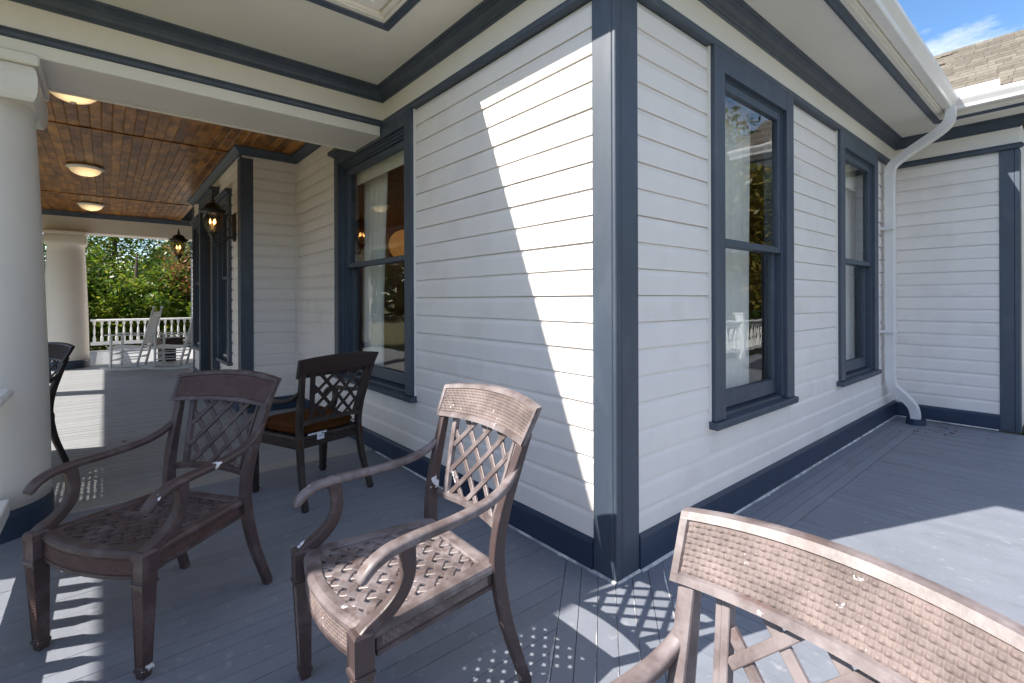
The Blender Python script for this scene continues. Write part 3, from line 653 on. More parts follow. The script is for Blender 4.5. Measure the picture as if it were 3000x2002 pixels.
bm = bmesh.new(); box(bm, -8.46, -5.2, -0.5, -0.46, 0, 2.9); mk('bay_backing', bm, 'gap_dark', house)
for a, b_ in ((-6.05, -5.25), (-8.40, -7.36)): window((0, -0.585, 0), FU, FN, a, b_, 0.50, 2.58, cas=0.11, meet=1.55, cap=True, headbot=2.47, dep=0.06)
# front door
bm = bmesh.new(); F = frameM((0, -0.585, 0), FU, FN)
for a in ((-7.25, -7.12, -0.02, 0.085, 0, 2.74), (-6.19, -6.06, -0.02, 0.085, 0, 2.74), (-7.119, -6.191, -0.02, 0.083, 2.6, 2.74), (-7.29, -6.02, -0.02, 0.12, 2.74, 2.775)): box(bm, *a, bev=0.003, M=F)
dr_ = mk('door_frame', bm, 'blue_trim', house)
bm = bmesh.new(); box(bm, -7.118, -6.192, -0.06, -0.02, 0.02, 2.6, bev=0.003, M=F); mk('door', bm, 'dark_table', dr_)

# ---- interior behind the panes
bm = bmesh.new(); box(bm, -4.7, -0.14, 0.14, 4.7, 0.02, 0.06); mk('room_floor', bm, 'wood_floor', house)
bm = bmesh.new(); box(bm, -4.75, -0.13, 4.6, 4.7, 0.06, 2.9); box(bm, -4.65, -0.14, 0.135, 4.59, 2.8, 2.9); mk('room_wall', bm, 'room_wall', house)
bm = bmesh.new(); box(bm, -4.75, -4.66, 0.13, 4.59, 0.06, 2.9); mk('panelled_wall', bm, 'orange_wood', house)
def curtain(p0, p1, z0, z1, amp, folds, gather, label):
    """hanging cloth: runs from p0 to p1 at the top, pulled towards p0 lower down"""
    bm = bmesh.new(); nu, nv = folds*8, 14; p0 = Vector(p0); p1 = Vector(p1); d = p1-p0; nrm = Vector((-d.y, d.x, 0)).normalized(); rows = []
    for j in range(nv+1):
        t = j/nv; k = 1-gather*math.sin(min(t*1.35, 1)*math.pi/2); z = z1+(z0-z1)*t
        rows.append([p0+d*(i/nu*k)+nrm*(amp*math.sin(i/nu*folds*2*math.pi+0.6*math.sin(t*2))*(0.6+0.4*t))+Vector((0, 0, z)) for i in range(nu+1)])
    loft(bm, rows, closed=False, cap=False)
    o = mk('curtain', bm, 'curtain', None, smooth=True); tag(o, label, 'curtain')
    so = o.modifiers.new('thick', 'SOLIDIFY'); so.thickness = 0.002
curtain((-3.32, 0.24, 0), (-2.75, 0.24, 0), 0.1, 2.62, 0.025, 5, 0.25, 'sheer white curtain inside the wide window beside the porch beam')
curtain((-0.20, 1.22, 0), (-0.20, 1.80, 0), 0.1, 2.62, 0.022, 5, 0.08, 'sheer white curtain inside the tall side window nearest the corner post')
curtain((-0.20, 3.35, 0), (-0.20, 4.35, 0), 0.1, 2.62, 0.022, 8, 0.15, 'sheer white curtain inside the side window beside the downspout')
BX('roller_shade', 'shade_cloth', None, -3.25, -1.95, 0.128, 0.134, 2.39, 2.6); tag(bpy.data.objects['roller_shade'], 'cream roller shade at the top of the wide window by the porch', 'window shade')
rs = BX('roller_shade', 'shade_cloth', None, -0.140, -0.134, 3.05, 4.0, 2.34, 2.6); tag(rs, 'pale roller shade at the top of the side window beside the downspout', 'window shade')
# cabinet and lamps indoors
cab = empty('cabinet', (-4.05, 2.3, 0.06)); tag(cab, 'orange brown wooden cabinet standing inside behind the wide front window', 'cabinet')
BX('body', 'orange_wood', cab, -0.6, 0.6, -0.25, 0.25, 0, 1.35, bev=0.006); BX('top', 'orange_wood', cab, -0.64, 0.64, -0.28, 0.28, 1.351, 1.40, bev=0.006)
for sx in (-0.3, 0.3): BX('door', 'orange_wood', cab, sx-0.28, sx+0.28, -0.272, -0.2505, 0.06, 1.28, bev=0.006)
tl = empty('table_lamp', (-0.42, 1.62, 0.06)); tag(tl, 'table lamp with cream drum shade inside the tall side window', 'lamp')
bm = bmesh.new(); lathe(bm, [(0.085, 0.0), (0.085, 0.02), (0.02, 0.06), (0.05, 0.25), (0.06, 0.45), (0.03, 0.62), (0.015, 0.72), (0.015, 0.80)], 16); mk('lamp_base', bm, 'dark_table', tl, smooth=True)
bm = bmesh.new(); lathe(bm, [(0.13, 0.78), (0.115, 0.98)], 24, cap=False); mk('lamp_shade', bm, 'lampshade', tl, smooth=True)
gl = empty('globe_lamp', (-4.30, 1.20, 0.06)); tag(gl, 'lit amber globe lamp glimpsed inside through the wide front window', 'lamp')
bm = bmesh.new(); bmesh.ops.create_uvsphere(bm, u_segments=20, v_segments=12, radius=0.20, matrix=Matrix.Translation((0, 0, 1.92))); mk('globe', bm, 'amber_glow', gl, smooth=True)
bm = bmesh.new(); lathe(bm, [(0.16, 0), (0.16, 0.03), (0.02, 0.05), (0.02, 1.73)], 16); mk('stand', bm, 'dark_table', gl)
# ---- downspout
sec = []
for x_, y_ in ((-0.5, -0.5), (-0.28, -0.5), (-0.25, -0.46), (-0.18, -0.46), (-0.15, -0.5), (-0.04, -0.5), (0, -0.46), (0.07, -0.46), (0.1, -0.5), (0.22, -0.5), (0.26, -0.46), (0.32, -0.46), (0.35, -0.5), (0.5, -0.5), (0.5, 0.5), (0.2, 0.5), (0.15, 0.46), (0.05, 0.46), (0, 0.5), (-0.5, 0.5)): sec.append((x_, y_))
def spout(name, pts, n, parent):
    bm = bmesh.new(); path = [(*p[:3], p[3], p[4]) for p in catmull(pts, n)]
    sweep(bm, path, up=(0, 1, 0), sec=sec); return mk(name, bm, 'white_gutter', parent)
ds = spout('downspout', [(0.062, 4.36, 2.50, 0.094, 0.068), (0.062, 4.36, 1.5, 0.094, 0.068), (0.062, 4.36, 0.50, 0.094, 0.068)], 4, house)
spout('elbow', [(0.545, 4.22, 3.03, 0.098, 0.072), (0.545, 4.22, 2.965, 0.098, 0.072), (0.52, 4.23, 2.89, 0.098, 0.072), (0.43, 4.255, 2.82, 0.096, 0.070), (0.20, 4.32, 2.70, 0.096, 0.070), (0.09, 4.35, 2.62, 0.098, 0.072), (0.064, 4.36, 2.54, 0.098, 0.072), (0.064, 4.36, 2.48, 0.098, 0.072)], 6, ds)
spout('elbow', [(0.064, 4.36, 0.53, 0.098, 0.072), (0.064, 4.365, 0.45, 0.098, 0.072), (0.085, 4.39, 0.37, 0.098, 0.072), (0.15, 4.45, 0.28, 0.098, 0.072), (0.205, 4.51, 0.19, 0.098, 0.072), (0.225, 4.535, 0.11, 0.098, 0.072), (0.228, 4.54, 0.04, 0.098, 0.072)], 6, ds)
for zz in (1.98, 0.94): BX('strap', 'white_gutter', ds, -0.003, 0.104, 4.27, 4.43, zz-0.013, zz+0.013)
bm = bmesh.new(); lathe(bm, [(0.082, 0.0), (0.080, 0.06), (0.072, 0.06), (0.072, 0.01)], 24, (0.228, 4.545, 0.0)); dc = mk('drain_collar', bm, 'blue_base', ds, smooth=False)

# ================================================================ RAILINGS
BAL = [(0.031, 0.0), (0.031, 0.14), (0.020, 0.15), (0.026, 0.165), (0.015, 0.185), (0.024, 0.23), (0.026, 0.28), (0.017, 0.40), (0.014, 0.43), (0.024, 0.44), (0.016, 0.455), (0.031, 0.468), (0.031, 0.552)]
bm = bmesh.new(); rings = []
for r_, z_ in BAL:
    sq = r_ == 0.031
    rings.append([Vector(((r_*(1.0 if not sq else max(min(1.3*math.cos(2*math.pi*(i+0.5)/8), 1), -1)*1.0) if sq else r_*math.cos(2*math.pi*(i+0.5)/8)), (r_*max(min(1.3*math.sin(2*math.pi*(i+0.5)/8), 1), -1) if sq else r_*math.sin(2*math.pi*(i+0.5)/8)), z_)) for i in range(8)])
loft(bm, rings); bmesh.ops.recalc_face_normals(bm, faces=bm.faces[:]); bal_me = bpy.data.meshes.new('baluster'); bm.to_mesh(bal_me); bm.free(); bal_me.materials.append(MATS['rail_white'])
def railing(P0, P1, label, phase=0.074, pitch=0.148, posts=(), group='white balustrades round the decks'):
    P0 = Vector(P0); P1 = Vector(P1); Ln = (P1-P0).length; rz = math.atan2((P1-P0).y, (P1-P0).x)
    r = empty('railing', P0, rz); tag(r, label, 'railing', group)
    bm = bmesh.new(); loft(bm, [[Vector((xx, y, z)) for y, z in ((-0.06, 0.785), (-0.06, 0.80), (-0.045, 0.815), (0.045, 0.815), (0.06, 0.80), (0.06, 0.785), (0.035, 0.76), (-0.035, 0.76))] for xx in (0, Ln)]); mk('top_rail', bm, 'rail_white', r)
    bm = bmesh.new(); box(bm, 0, Ln, -0.042, 0.042, 0.15, 0.235, bev=0.006); mk('bottom_rail', bm, 'rail_white', r)
    xx = phase
    while xx < Ln-0.04:
        inst('baluster', bal_me, r, (xx, 0, 0.2152)); xx += pitch
    for p in posts:
        bm = bmesh.new(); box(bm, p-0.065, p+0.065, -0.065, 0.065, 0, 0.94, bev=0.006); box(bm, p-0.08, p+0.08, -0.08, 0.08, 0.9401, 0.975, bev=0.01); mk('post', bm, 'rail_white', r)
    nb = 1.2
    while nb < Ln:
        bm = bmesh.new(); box(bm, nb-0.045, nb+0.045, -0.04, 0.04, 0.0, 0.1495); mk('block', bm, 'rail_white', r); nb += 1.6
    return r
railing((-2.30, -2.178, 0), (3.38, -2.178, 0), 'white railing running from the near column towards the camera', phase=1.146-0.074*11+0.0, posts=(5.68,))
railing((3.38, -2.05, 0), (3.38, 10.8, 0), 'long white railing along the outer edge of the side deck', posts=(3.6, 7.2, 10.8))
railing((-15.0, -2.178, 0), (-11.62, -2.178, 0), 'white railing from the far column out to the far deck corner', posts=(0.0,))
railing((-15.0, -2.05, 0), (-15.0, 3.6, 0), 'far white railing behind the rocking chairs', posts=(3.6,))

# ================================================================ CHAIRS
def back_y(x, z):                                   # concave, reclined back surface
    if z < 0.42: b = -0.235
    else: b = -0.235-0.135*((z-0.42)/0.50)**1.15
    return b-0.030*(1-(x/0.27)**2)
def chair_meshes():
    D = {}
    def keep(name, bm, smooth=False):
        bmesh.ops.recalc_face_normals(bm, faces=bm.faces[:]); me = bpy.data.meshes.new(name); bm.to_mesh(me); bm.free()
        if smooth: me.shade_smooth()
        D.setdefault(name, []).append(me)
    # front legs
    for s in (-1, 1):
        bm = bmesh.new(); rings = []
        for z, h, ox in ((0.0, 0.0150, -0.012), (0.022, 0.0170, -0.0115), (0.0225, 0.0205, -0.0113), (0.034, 0.0205, -0.011), (0.0345, 0.0172, -0.0105), (0.318, 0.0250, -0.001), (0.3185, 0.0290, -0.001), (0.330, 0.0290, 0.0), (0.3305, 0.0258, 0.0), (0.405, 0.0265, 0.001), (0.424, 0.0265, 0.002), (0.432, 0.021, 0.002)):
            rings.append([Vector((s*(0.262+ox)+h*a, 0.232+ox*0.5+h*b, z)) for a, b in ((-1, -1), (1, -1), (1, 1), (-1, 1))])
        loft(bm, rings)
        # sunken panels on the front face
        fs = [f for f in bm.faces if abs(f.normal.y) > 0.9 and f.calc_center_median().y > 0.24 and f.calc_area() > 0.002]
        bm.normal_update(); fs = [f for f in bm.faces if f.normal.y > 0.9 and f.calc_area() > 0.0025] or [f for f in bm.faces if f.normal.y < -0.9 and f.calc_area() > 0.0025 and f.calc_center_median().y > 0.24]
        for f in fs:
            bmesh.ops.inset_individual(bm, faces=[f], thickness=0.006, depth=-0.004)
        keep('front_leg', bm)
    # back legs and posts in one casting
    for s in (-1, 1):
        bm = bmesh.new()
        pts = [(s*0.240, -0.335, 0.0, 0.032, 0.030), (s*0.2395, -0.332, 0.022, 0.034, 0.033), (s*0.234, -0.305, 0.10, 0.032, 0.036), (s*0.224, -0.268, 0.22, 0.033, 0.041), (s*0.217, -0.243, 0.36, 0.034, 0.046), (s*0.216, -0.238, 0.46, 0.034, 0.046), (s*0.224, -0.255, 0.58, 0.034, 0.042), (s*0.239, -0.296, 0.72, 0.034, 0.034), (s*0.254, -0.333, 0.835, 0.034, 0.026)]
        sweep(bm, catmull(pts, 4), up=(1, 0, 0), n=12, power=7); keep('back_leg', bm)
    # collars on the rear feet
    # seat frame
    def seat_outline(ins, n=9):
        pts = []
        fw, bw, fy, by = 0.275-ins, 0.222-ins, 0.232-ins*0.9, -0.240+ins
        for i in range(n+1):
            t = -1+2*i/n; pts.append((fw*t, fy+(0.048)*(1-t*t)-0.012))
        pts += [(bw, by), (-bw, by)]
        return pts
    bm = bmesh.new(); rings = []
    for ins, z in ((0.010, 0.392), (0.0, 0.400), (0.0, 0.412), (0.006, 0.422), (0.018, 0.425), (0.046, 0.421), (0.050, 0.417), (0.052, 0.392)):
        rings.append([Vector((x, y, z)) for x, y in seat_outline(ins)])
    rings.append(rings[0]); loft(bm, rings[:-1], cap=False)
    vs = None
    a = [v for v in bm.verts]; n = len(seat_outline(0)); 
    for j in range(n):
        k = (j+1) % n
        f = [a[j], a[k], a[len(a)-n+k], a[len(a)-n+j]]
        try: bm.faces.new(f)
        except ValueError: pass
    keep('seat_frame', bm)
    # aprons
    bm = bmesh.new(); ol = seat_outline(0.008); n = 10
    def strip(pts, z0, z1, th):
        P = [Vector((x, y, 0)) for x, y in pts]; ctr = Vector((0, 0, 0))
        rows = []
        for i, p in enumerate(P):
            t = (P[min(i+1, len(P)-1)]-P[max(i-1, 0)]).normalized(); nn = Vector((t.y, -t.x, 0))
            if nn.dot(ctr-p) < 0: nn = -nn
            rows.append([p+Vector((0, 0, z1)), p+nn*-0.0+Vector((0, 0, z0+0.014)), p-nn*0.004+Vector((0, 0, z0+0.012)), p-nn*0.004+Vector((0, 0, z0)), p+nn*th+Vector((0, 0, z0)), p+nn*th+Vector((0, 0, z1))])
        loft(bm, rows)
    strip(ol[:10], 0.325, 0.395, 0.012)
    strip([(0.262, 0.19), (0.214, -0.215)], 0.345, 0.395, 0.012); strip([(-0.262, 0.19), (-0.214, -0.215)], 0.345, 0.395, 0.012); strip([(0.20, -0.232), (-0.20, -0.232)], 0.350, 0.395, 0.012)
    keep('apron', bm)
    # basket weave strips moulded on the aprons
    bm = bmesh.new()
    def weave_surface(fn, nu, nv, hgt):
        """fn(u,v,d)->Vector ; brick-like woven relief"""
        su, sv = 6, 6; V = []
        def pl(f): return max(0.0, min(1.0, 3.2*min(f, 1-f)))
        for j in range(nv*sv+1):
            row = []
            for i in range(nu*su+1):
                cu, fu = divmod(i, su); cv, fv = divmod(j, sv); fu /= su; fv /= sv
                if (cu+cv) % 2 == 0: hh = pl(fv)*(0.45+0.55*math.sin(math.pi*fu))
                else: hh = 0.62*pl(fu)*(0.35+0.65*math.sin(math.pi*fv))
                row.append(bm.verts.new(fn(i/(nu*su), j/(nv*sv), hh*hgt)))
            V.append(row)
        for j in range(nv*sv):
            for i in range(nu*su): bm.faces.new((V[j][i], V[j][i+1], V[j+1][i+1], V[j+1][i]))
    def ap(u, v, d):
        t = -0.93+1.86*u; x = (0.267)*t; y = 0.225+0.048*(1-t*t)-0.012; return Vector((x, y+0.0005+d, 0.340+0.050*v))
    weave_surface(ap, 46, 5, 0.003)
    for s in (-1, 1):
        def lp(u, v, d):
            z = 0.05+0.255*v; t = (z-0.0345)/0.2835; h = 0.0172+0.0078*t; ox = -0.0105+0.0095*t
            return Vector((s*(0.262+ox)+(u-0.5)*2*(h-0.0075), 0.232+ox*0.5+h-0.0042+d, z))
        weave_surface(lp, 3, 26, 0.0028)
    for s in (-1, 1):
        def sp(u, v, d): return Vector((s*(0.2145+(0.258-0.2145)*u+0.0016+d), -0.20+0.375*u, 0.3625+0.028*v))
        weave_surface(sp, 34, 3, 0.0028)
    keep('woven_band', bm, True)
    # seat weave: straps over and under at 45 degrees
    bm = bmesh.new(); pitch, wd = 0.0450, 0.0295; c = math.sqrt(0.5)
    poly = seat_outline(0.045)
    def clipseg(p, d):
        lo, hi = -1.0, 1.0; m = len(poly)
        for i in range(m):
            x1, y1 = poly[i]; x2, y2 = poly[(i+1) % m]; ex, ey = x2-x1, y2-y1
            nx, ny = ey, -ex
            if nx*(0-x1)+ny*(0-y1) > 0: nx, ny = -nx, -ny
            num = -(nx*(p[0]-x1)+ny*(p[1]-y1)); den = nx*d[0]+ny*d[1]
            if abs(den) < 1e-9:
                if num < 0: return None
            elif den > 0: hi = min(hi, num/den)
            else: lo = max(lo, num/den)
        return (lo, hi) if hi-lo > 0.015 else None
    for fam, (d, q) in enumerate((((c, c), (-c, c)), ((-c, c), (c, c)))):
        for k in range(-10, 11):
            p = (q[0]*k*pitch, q[1]*k*pitch); sg = clipseg(p, d)
            if not sg: continue
            lo, hi = sg; st = []
            t = lo
            js = sorted(set([lo, hi]+[j*pitch*0.5 for j in range(-24, 25) if lo < j*pitch*0.5 < hi]))
            rows = []
            for t in js:
                j = t/pitch; zz = math.cos(math.pi*(round(j*2)/2))*(1 if (k % 2 == 0) else -1)*(1 if fam == 0 else -1)*0.0042
                if t in (lo, hi): zz = 0
                P = Vector((p[0]+d[0]*t, p[1]+d[1]*t, 0.4105+zz)); s_ = Vector((q[0], q[1], 0))*wd/2
                rows.append([P-s_+Vector((0, 0, 0.0012)), P-s_*0.8+Vector((0, 0, 0.0035)), P+s_*0.8+Vector((0, 0, 0.0035)), P+s_+Vector((0, 0, 0.0012)), P+s_+Vector((0, 0, -0.003)), P-s_+Vector((0, 0, -0.003))])
            loft(bm, rows)
    keep('seat_weave', bm)
    # top rail
    bm = bmesh.new(); nu = 22
    def rail(u, v):                                  # u -1..1, v 0..1
        x = u*(0.272+0.018*v); z = 0.799+0.010*(1-u*u)+(0.120+0.013*(1-u*u))*v
        return x, z
    def ry(x, z): return -0.300-0.062*((z-0.80)/0.12)-0.036*(1-(x/0.29)**2)
    rows = []
    for i in range(nu+1):
        u = -1+2*i/nu; x0, z0 = rail(u, 0); x1, z1 = rail(u, 1); r_ = []
        for (v, off) in ((0.0, 0.004), (0.02, 0.013), (0.13, 0.014), (0.16, 0.008), (0.84, 0.008), (0.87, 0.014), (0.98, 0.013), (1.0, 0.004), (1.0, -0.006), (0.97, -0.011), (0.03, -0.011), (0.0, -0.006)):
            x, z = rail(u, v); r_.append(Vector((x, ry(x, z)+off*(1.0), z)))
        rows.append(r_)
    loft(bm, rows)
    for s in (-1, 1):                                # end borders
        rr = []
        for v in (0.0, 0.5, 1.0):
            q = []
            for du, off in ((1.0, 0.0138), (0.955, 0.0138), (0.945, 0.007), (1.0, 0.007)):
                x, z = rail(s*du, 0.02+0.96*v); q.append(Vector((x, ry(x, z)+off, z)))
            rr.append(q)
        loft(bm, rr)
    keep('top_rail', bm)
    bm = bmesh.new()
    def tr(u, v, d):
        x, z = rail(-0.945+1.89*u, 0.155+0.69*v); return Vector((x, ry(x, z)+0.0085+d, z))
    weave_surface(tr, 52, 9, 0.0050)
    def tr2(u, v, d):
        x, z = rail(-0.93+1.86*u, 0.12+0.76*v); return Vector((x, ry(x, z)-0.0114-d, z))
    weave_surface(tr2, 52, 9, 0.0025)
    keep('woven_panel', bm, True)
    # cross bar, stiles, lattice
    bm = bmesh.new(); rows = []
    for i in range(15):
        x = -0.212+0.424*i/14; z = 0.512+0.012*(1-(x/0.212)**2); y = back_y(x, z)+0.004
        rows.append([Vector((x, y+a, z+b)) for a, b in ((0.011, -0.012), (0.012, 0.0), (0.007, 0.001), (0.012, 0.002), (0.011, 0.013), (-0.010, 0.013), (-0.010, -0.012))])
    loft(bm, rows); keep('cross_bar', bm)
    def bar(bm, A, B, w, y_off, n=10, t=0.008):
        rows = []; A = np.array(A); B = np.array(B); dd = (B-A)/np.linalg.norm(B-A); nn = np.array((-dd[1], dd[0]))
        for i in range(n+1):
            p = A+(B-A)*i/n; r_ = []
            for k, o in ((-1, t/2), (-0.8, t/2+0.0015), (0.8, t/2+0.0015), (1, t/2), (1, -t/2), (-1, -t/2)):
                x, z = p+nn*k*w/2; r_.append(Vector((x, back_y(x, z)+y_off+o, z)))
            rows.append(r_)
        loft(bm, rows)
    for s in (-1, 1):
        bm = bmesh.new(); bar(bm, (s*0.150, 0.520), (s*0.190, 0.822), 0.014, 0.004, t=0.016); bar(bm, (s*0.164, 0.520), (s*0.204, 0.822), 0.012, 0.002, t=0.012); keep('stile', bm)
    bm = bmesh.new()
    def lim(z): return 0.146+0.040*(z-0.52)/0.30
    for fam in (1, -1):
        for k in range(-2, 3):
            # line x = fam*(z-zc)*1.05 + k*0.072
            pts = []
            for i in range(61):
                z = 0.522+0.298*i/60; x = fam*(z-0.668)*0.95+k*0.098
                if abs(x) <= lim(z): pts.append((x, z))
            if len(pts) > 6: bar(bm, pts[0], pts[-1], 0.0195, 0.003 if fam == 1 else 0.0075, n=8, t=0.006)
    keep('lattice', bm)
    # arms
    for s in (-1, 1):
        bm = bmesh.new()
        pts = [(s*0.244, -0.305, 0.735, 0.026, 0.012), (s*0.248, -0.275, 0.700, 0.032, 0.020), (s*0.256, -0.225, 0.668, 0.036, 0.026), (s*0.266, -0.15, 0.646, 0.038, 0.027), (s*0.276, -0.03, 0.634, 0.040, 0.027), (s*0.284, 0.09, 0.630, 0.043, 0.028), (s*0.288, 0.165, 0.622, 0.046, 0.028), (s*0.289, 0.215, 0.600, 0.047, 0.027), (s*0.288, 0.240, 0.575, 0.044, 0.024), (s*0.288, 0.246, 0.566, 0.034, 0.014)]
        sweep(bm, catmull(pts, 4), up=(1, 0, 0), n=12, power=3.2); keep('arm', bm, True)
        bm = bmesh.new()
        pts = [(s*0.264, 0.236, 0.412, 0.044, 0.040), (s*0.264, 0.215, 0.428, 0.042, 0.040), (s*0.266, 0.165, 0.455, 0.036, 0.040), (s*0.270, 0.125, 0.495, 0.032, 0.040), (s*0.275, 0.108, 0.545, 0.031, 0.040), (s*0.280, 0.112, 0.600, 0.032, 0.044), (s*0.282, 0.120, 0.622, 0.034, 0.052)]
        sweep(bm, catmull(pts, 4), up=(1, 0, 0), n=12, power=6); keep('arm_support', bm)
    return D
CH = chair_meshes()
WEAVE = {'bronze_dark': 'weave_dark', 'bronze_dusty_lit': 'weave_tan', 'bronze_black': 'weave_black'}
def chair(x, y, fx, fy, m, label, m2=None):
    """origin on the floor under the seat; forward direction (fx,fy)"""
    rz = math.atan2(fy, fx)-math.pi/2
    c = empty('patio_chair', (x, y, 0.0), rz); tag(c, label, 'chair', 'cast metal patio armchairs')
    def put(name, i=0, parent=c, mm=m, nm=None):
        me = CH[name][i]
        key = (name, i, mm)
        if key not in CHM:
            cp = me.copy(); cp.materials.append(MATS[mm]); CHM[key] = cp
        return inst(nm or name, CHM[key], parent)
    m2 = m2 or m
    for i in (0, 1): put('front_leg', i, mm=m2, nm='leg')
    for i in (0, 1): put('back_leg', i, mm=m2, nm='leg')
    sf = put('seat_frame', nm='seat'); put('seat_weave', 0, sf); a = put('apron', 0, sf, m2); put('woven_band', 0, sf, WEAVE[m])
    br = put('top_rail'); put('woven_panel', 0, br, WEAVE[m])
    put('cross_bar'); put('lattice')
    for i in (0, 1): put('stile', i)
    for i in (0, 1):
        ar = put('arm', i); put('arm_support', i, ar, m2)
    return c
CHM = {}
chair(-0.095, -1.012, -0.02, -1.0, 'bronze_dusty_lit', 'weathered brown metal armchair standing half in the sun before the white corner wall', 'bronze_dark')  # shade painted in: legs, apron and arm supports take the darker bronze
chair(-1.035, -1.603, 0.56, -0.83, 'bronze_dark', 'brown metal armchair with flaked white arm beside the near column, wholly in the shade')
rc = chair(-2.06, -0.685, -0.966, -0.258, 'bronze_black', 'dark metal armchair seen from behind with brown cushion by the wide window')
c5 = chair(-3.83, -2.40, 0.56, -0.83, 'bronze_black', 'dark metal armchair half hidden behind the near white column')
fc = chair(1.088, -1.282, -0.145, -0.989, 'bronze_dusty_lit', 'weathered metal armchair cut off by the picture edge, closest to the camera', 'bronze_dusty_lit'); fc.scale = (1.0, 1.0, 0.942)
# cushions
def cushion(ch, label, withtag):
    c = empty('seat_cushion', ch.location+Vector((0, 0, 0.424)), ch.rotation_euler.z); tag(c, label, 'cushion')
    bm = bmesh.new(); rings = []
    def out(ins): 
        pts = []
        for i in range(24):
            th = 2*math.pi*i/24; ct, st = math.cos(th), math.sin(th)
            u = math.copysign(abs(ct)**0.28, ct); w = math.copysign(abs(st)**0.28, st)
            y = w*(0.225-ins); x = u*(0.222-ins+0.022*w); pts.append((x, y))
        return pts
    for ins, z in ((0.03, 0.0), (0.004, 0.010), (0.0, 0.030), (0.002, 0.045), (0.0, 0.052), (0.03, 0.070), (0.10, 0.078), (0.19, 0.079)): rings.append([Vector((x, y, z+0.003*math.sin(x*40)*math.cos(y*33))) for x, y in out(ins)])
    loft(bm, rings); mk('cushion_pad', bm, 'cushion', c, smooth=True)
    bm = bmesh.new(); path = [(x, y, 0.041, 0.008, 0.008) for x, y in out(-0.003)]; path.append(path[0]); sweep(bm, path, up=(0, 0, 1), n=6, power=2); mk('piping', bm, 'cushion', c)
    for s in (-1, 1):
        bm = bmesh.new(); sweep(bm, catmull([(s*0.19, -0.20, 0.03, 0.010, 0.006), (s*0.215, -0.235, 0.02, 0.010, 0.006), (s*0.225, -0.262, -0.02, 0.012, 0.006), (s*0.222, -0.268, -0.075, 0.006, 0.004)], 4), up=(1, 0, 0), n=6); mk('tie', bm, 'cushion', c)
    if withtag:
        t = BX('care_tag', 'tag_paper', c, -0.105, -0.055, -0.252, -0.2505, -0.035, 0.012); BX('print', 'tag_blue', t, -0.072, -0.060, -0.2535, -0.2522, -0.004, 0.006); BX('print', 'tag_blue', t, -0.094, -0.066, -0.2535, -0.2522, -0.016, -0.012)
        BX('binding', 'tag_paper', c, -0.16, -0.03, -0.243, -0.235, 0.0, 0.010)
    return c
cushion(rc, 'brown textured seat cushion with a white care tag on the rear chair', True)
cushion(c5, 'brown seat cushion on the chair behind the near column', False)

# perforated patio table out beyond the column (throws the dotted shade on the porch)
pt = empty('patio_table', (-3.35, -2.62, 0)); tag(pt, 'round cast metal patio table beside the chair behind the near column', 'table')
bm = bmesh.new(); sq = 0.033; n = 14
for i in range(-n, n+1):
    h = math.sqrt(max(0.47**2-(i*sq)**2, 0))
    if h < 0.03: continue
    box(bm, i*sq-0.0085, i*sq+0.0085, -h, h, 0.70, 0.708); box(bm, -h, h, i*sq-0.0085, i*sq+0.0085, 0.7085, 0.716)
mk('table_top', bm, 'bronze_dark', pt)
bm = bmesh.new(); lathe(bm, [(0.46, 0.69), (0.50, 0.69), (0.50, 0.72), (0.46, 0.72), (0.46, 0.69)], 40, cap=False); mk('rim', bm, 'bronze_dark', pt)
for k in range(4):
    th = math.pi/4+k*math.pi/2; bm = bmesh.new(); sweep(bm, catmull([(0.40*math.cos(th), 0.40*math.sin(th), 0.695, 0.03, 0.03), (0.30*math.cos(th), 0.30*math.sin(th), 0.35, 0.03, 0.03), (0.38*math.cos(th), 0.38*math.sin(th), 0.0, 0.03, 0.03)], 5), up=(0.3, 0.7, 0), n=8); mk('leg', bm, 'bronze_dark', pt)

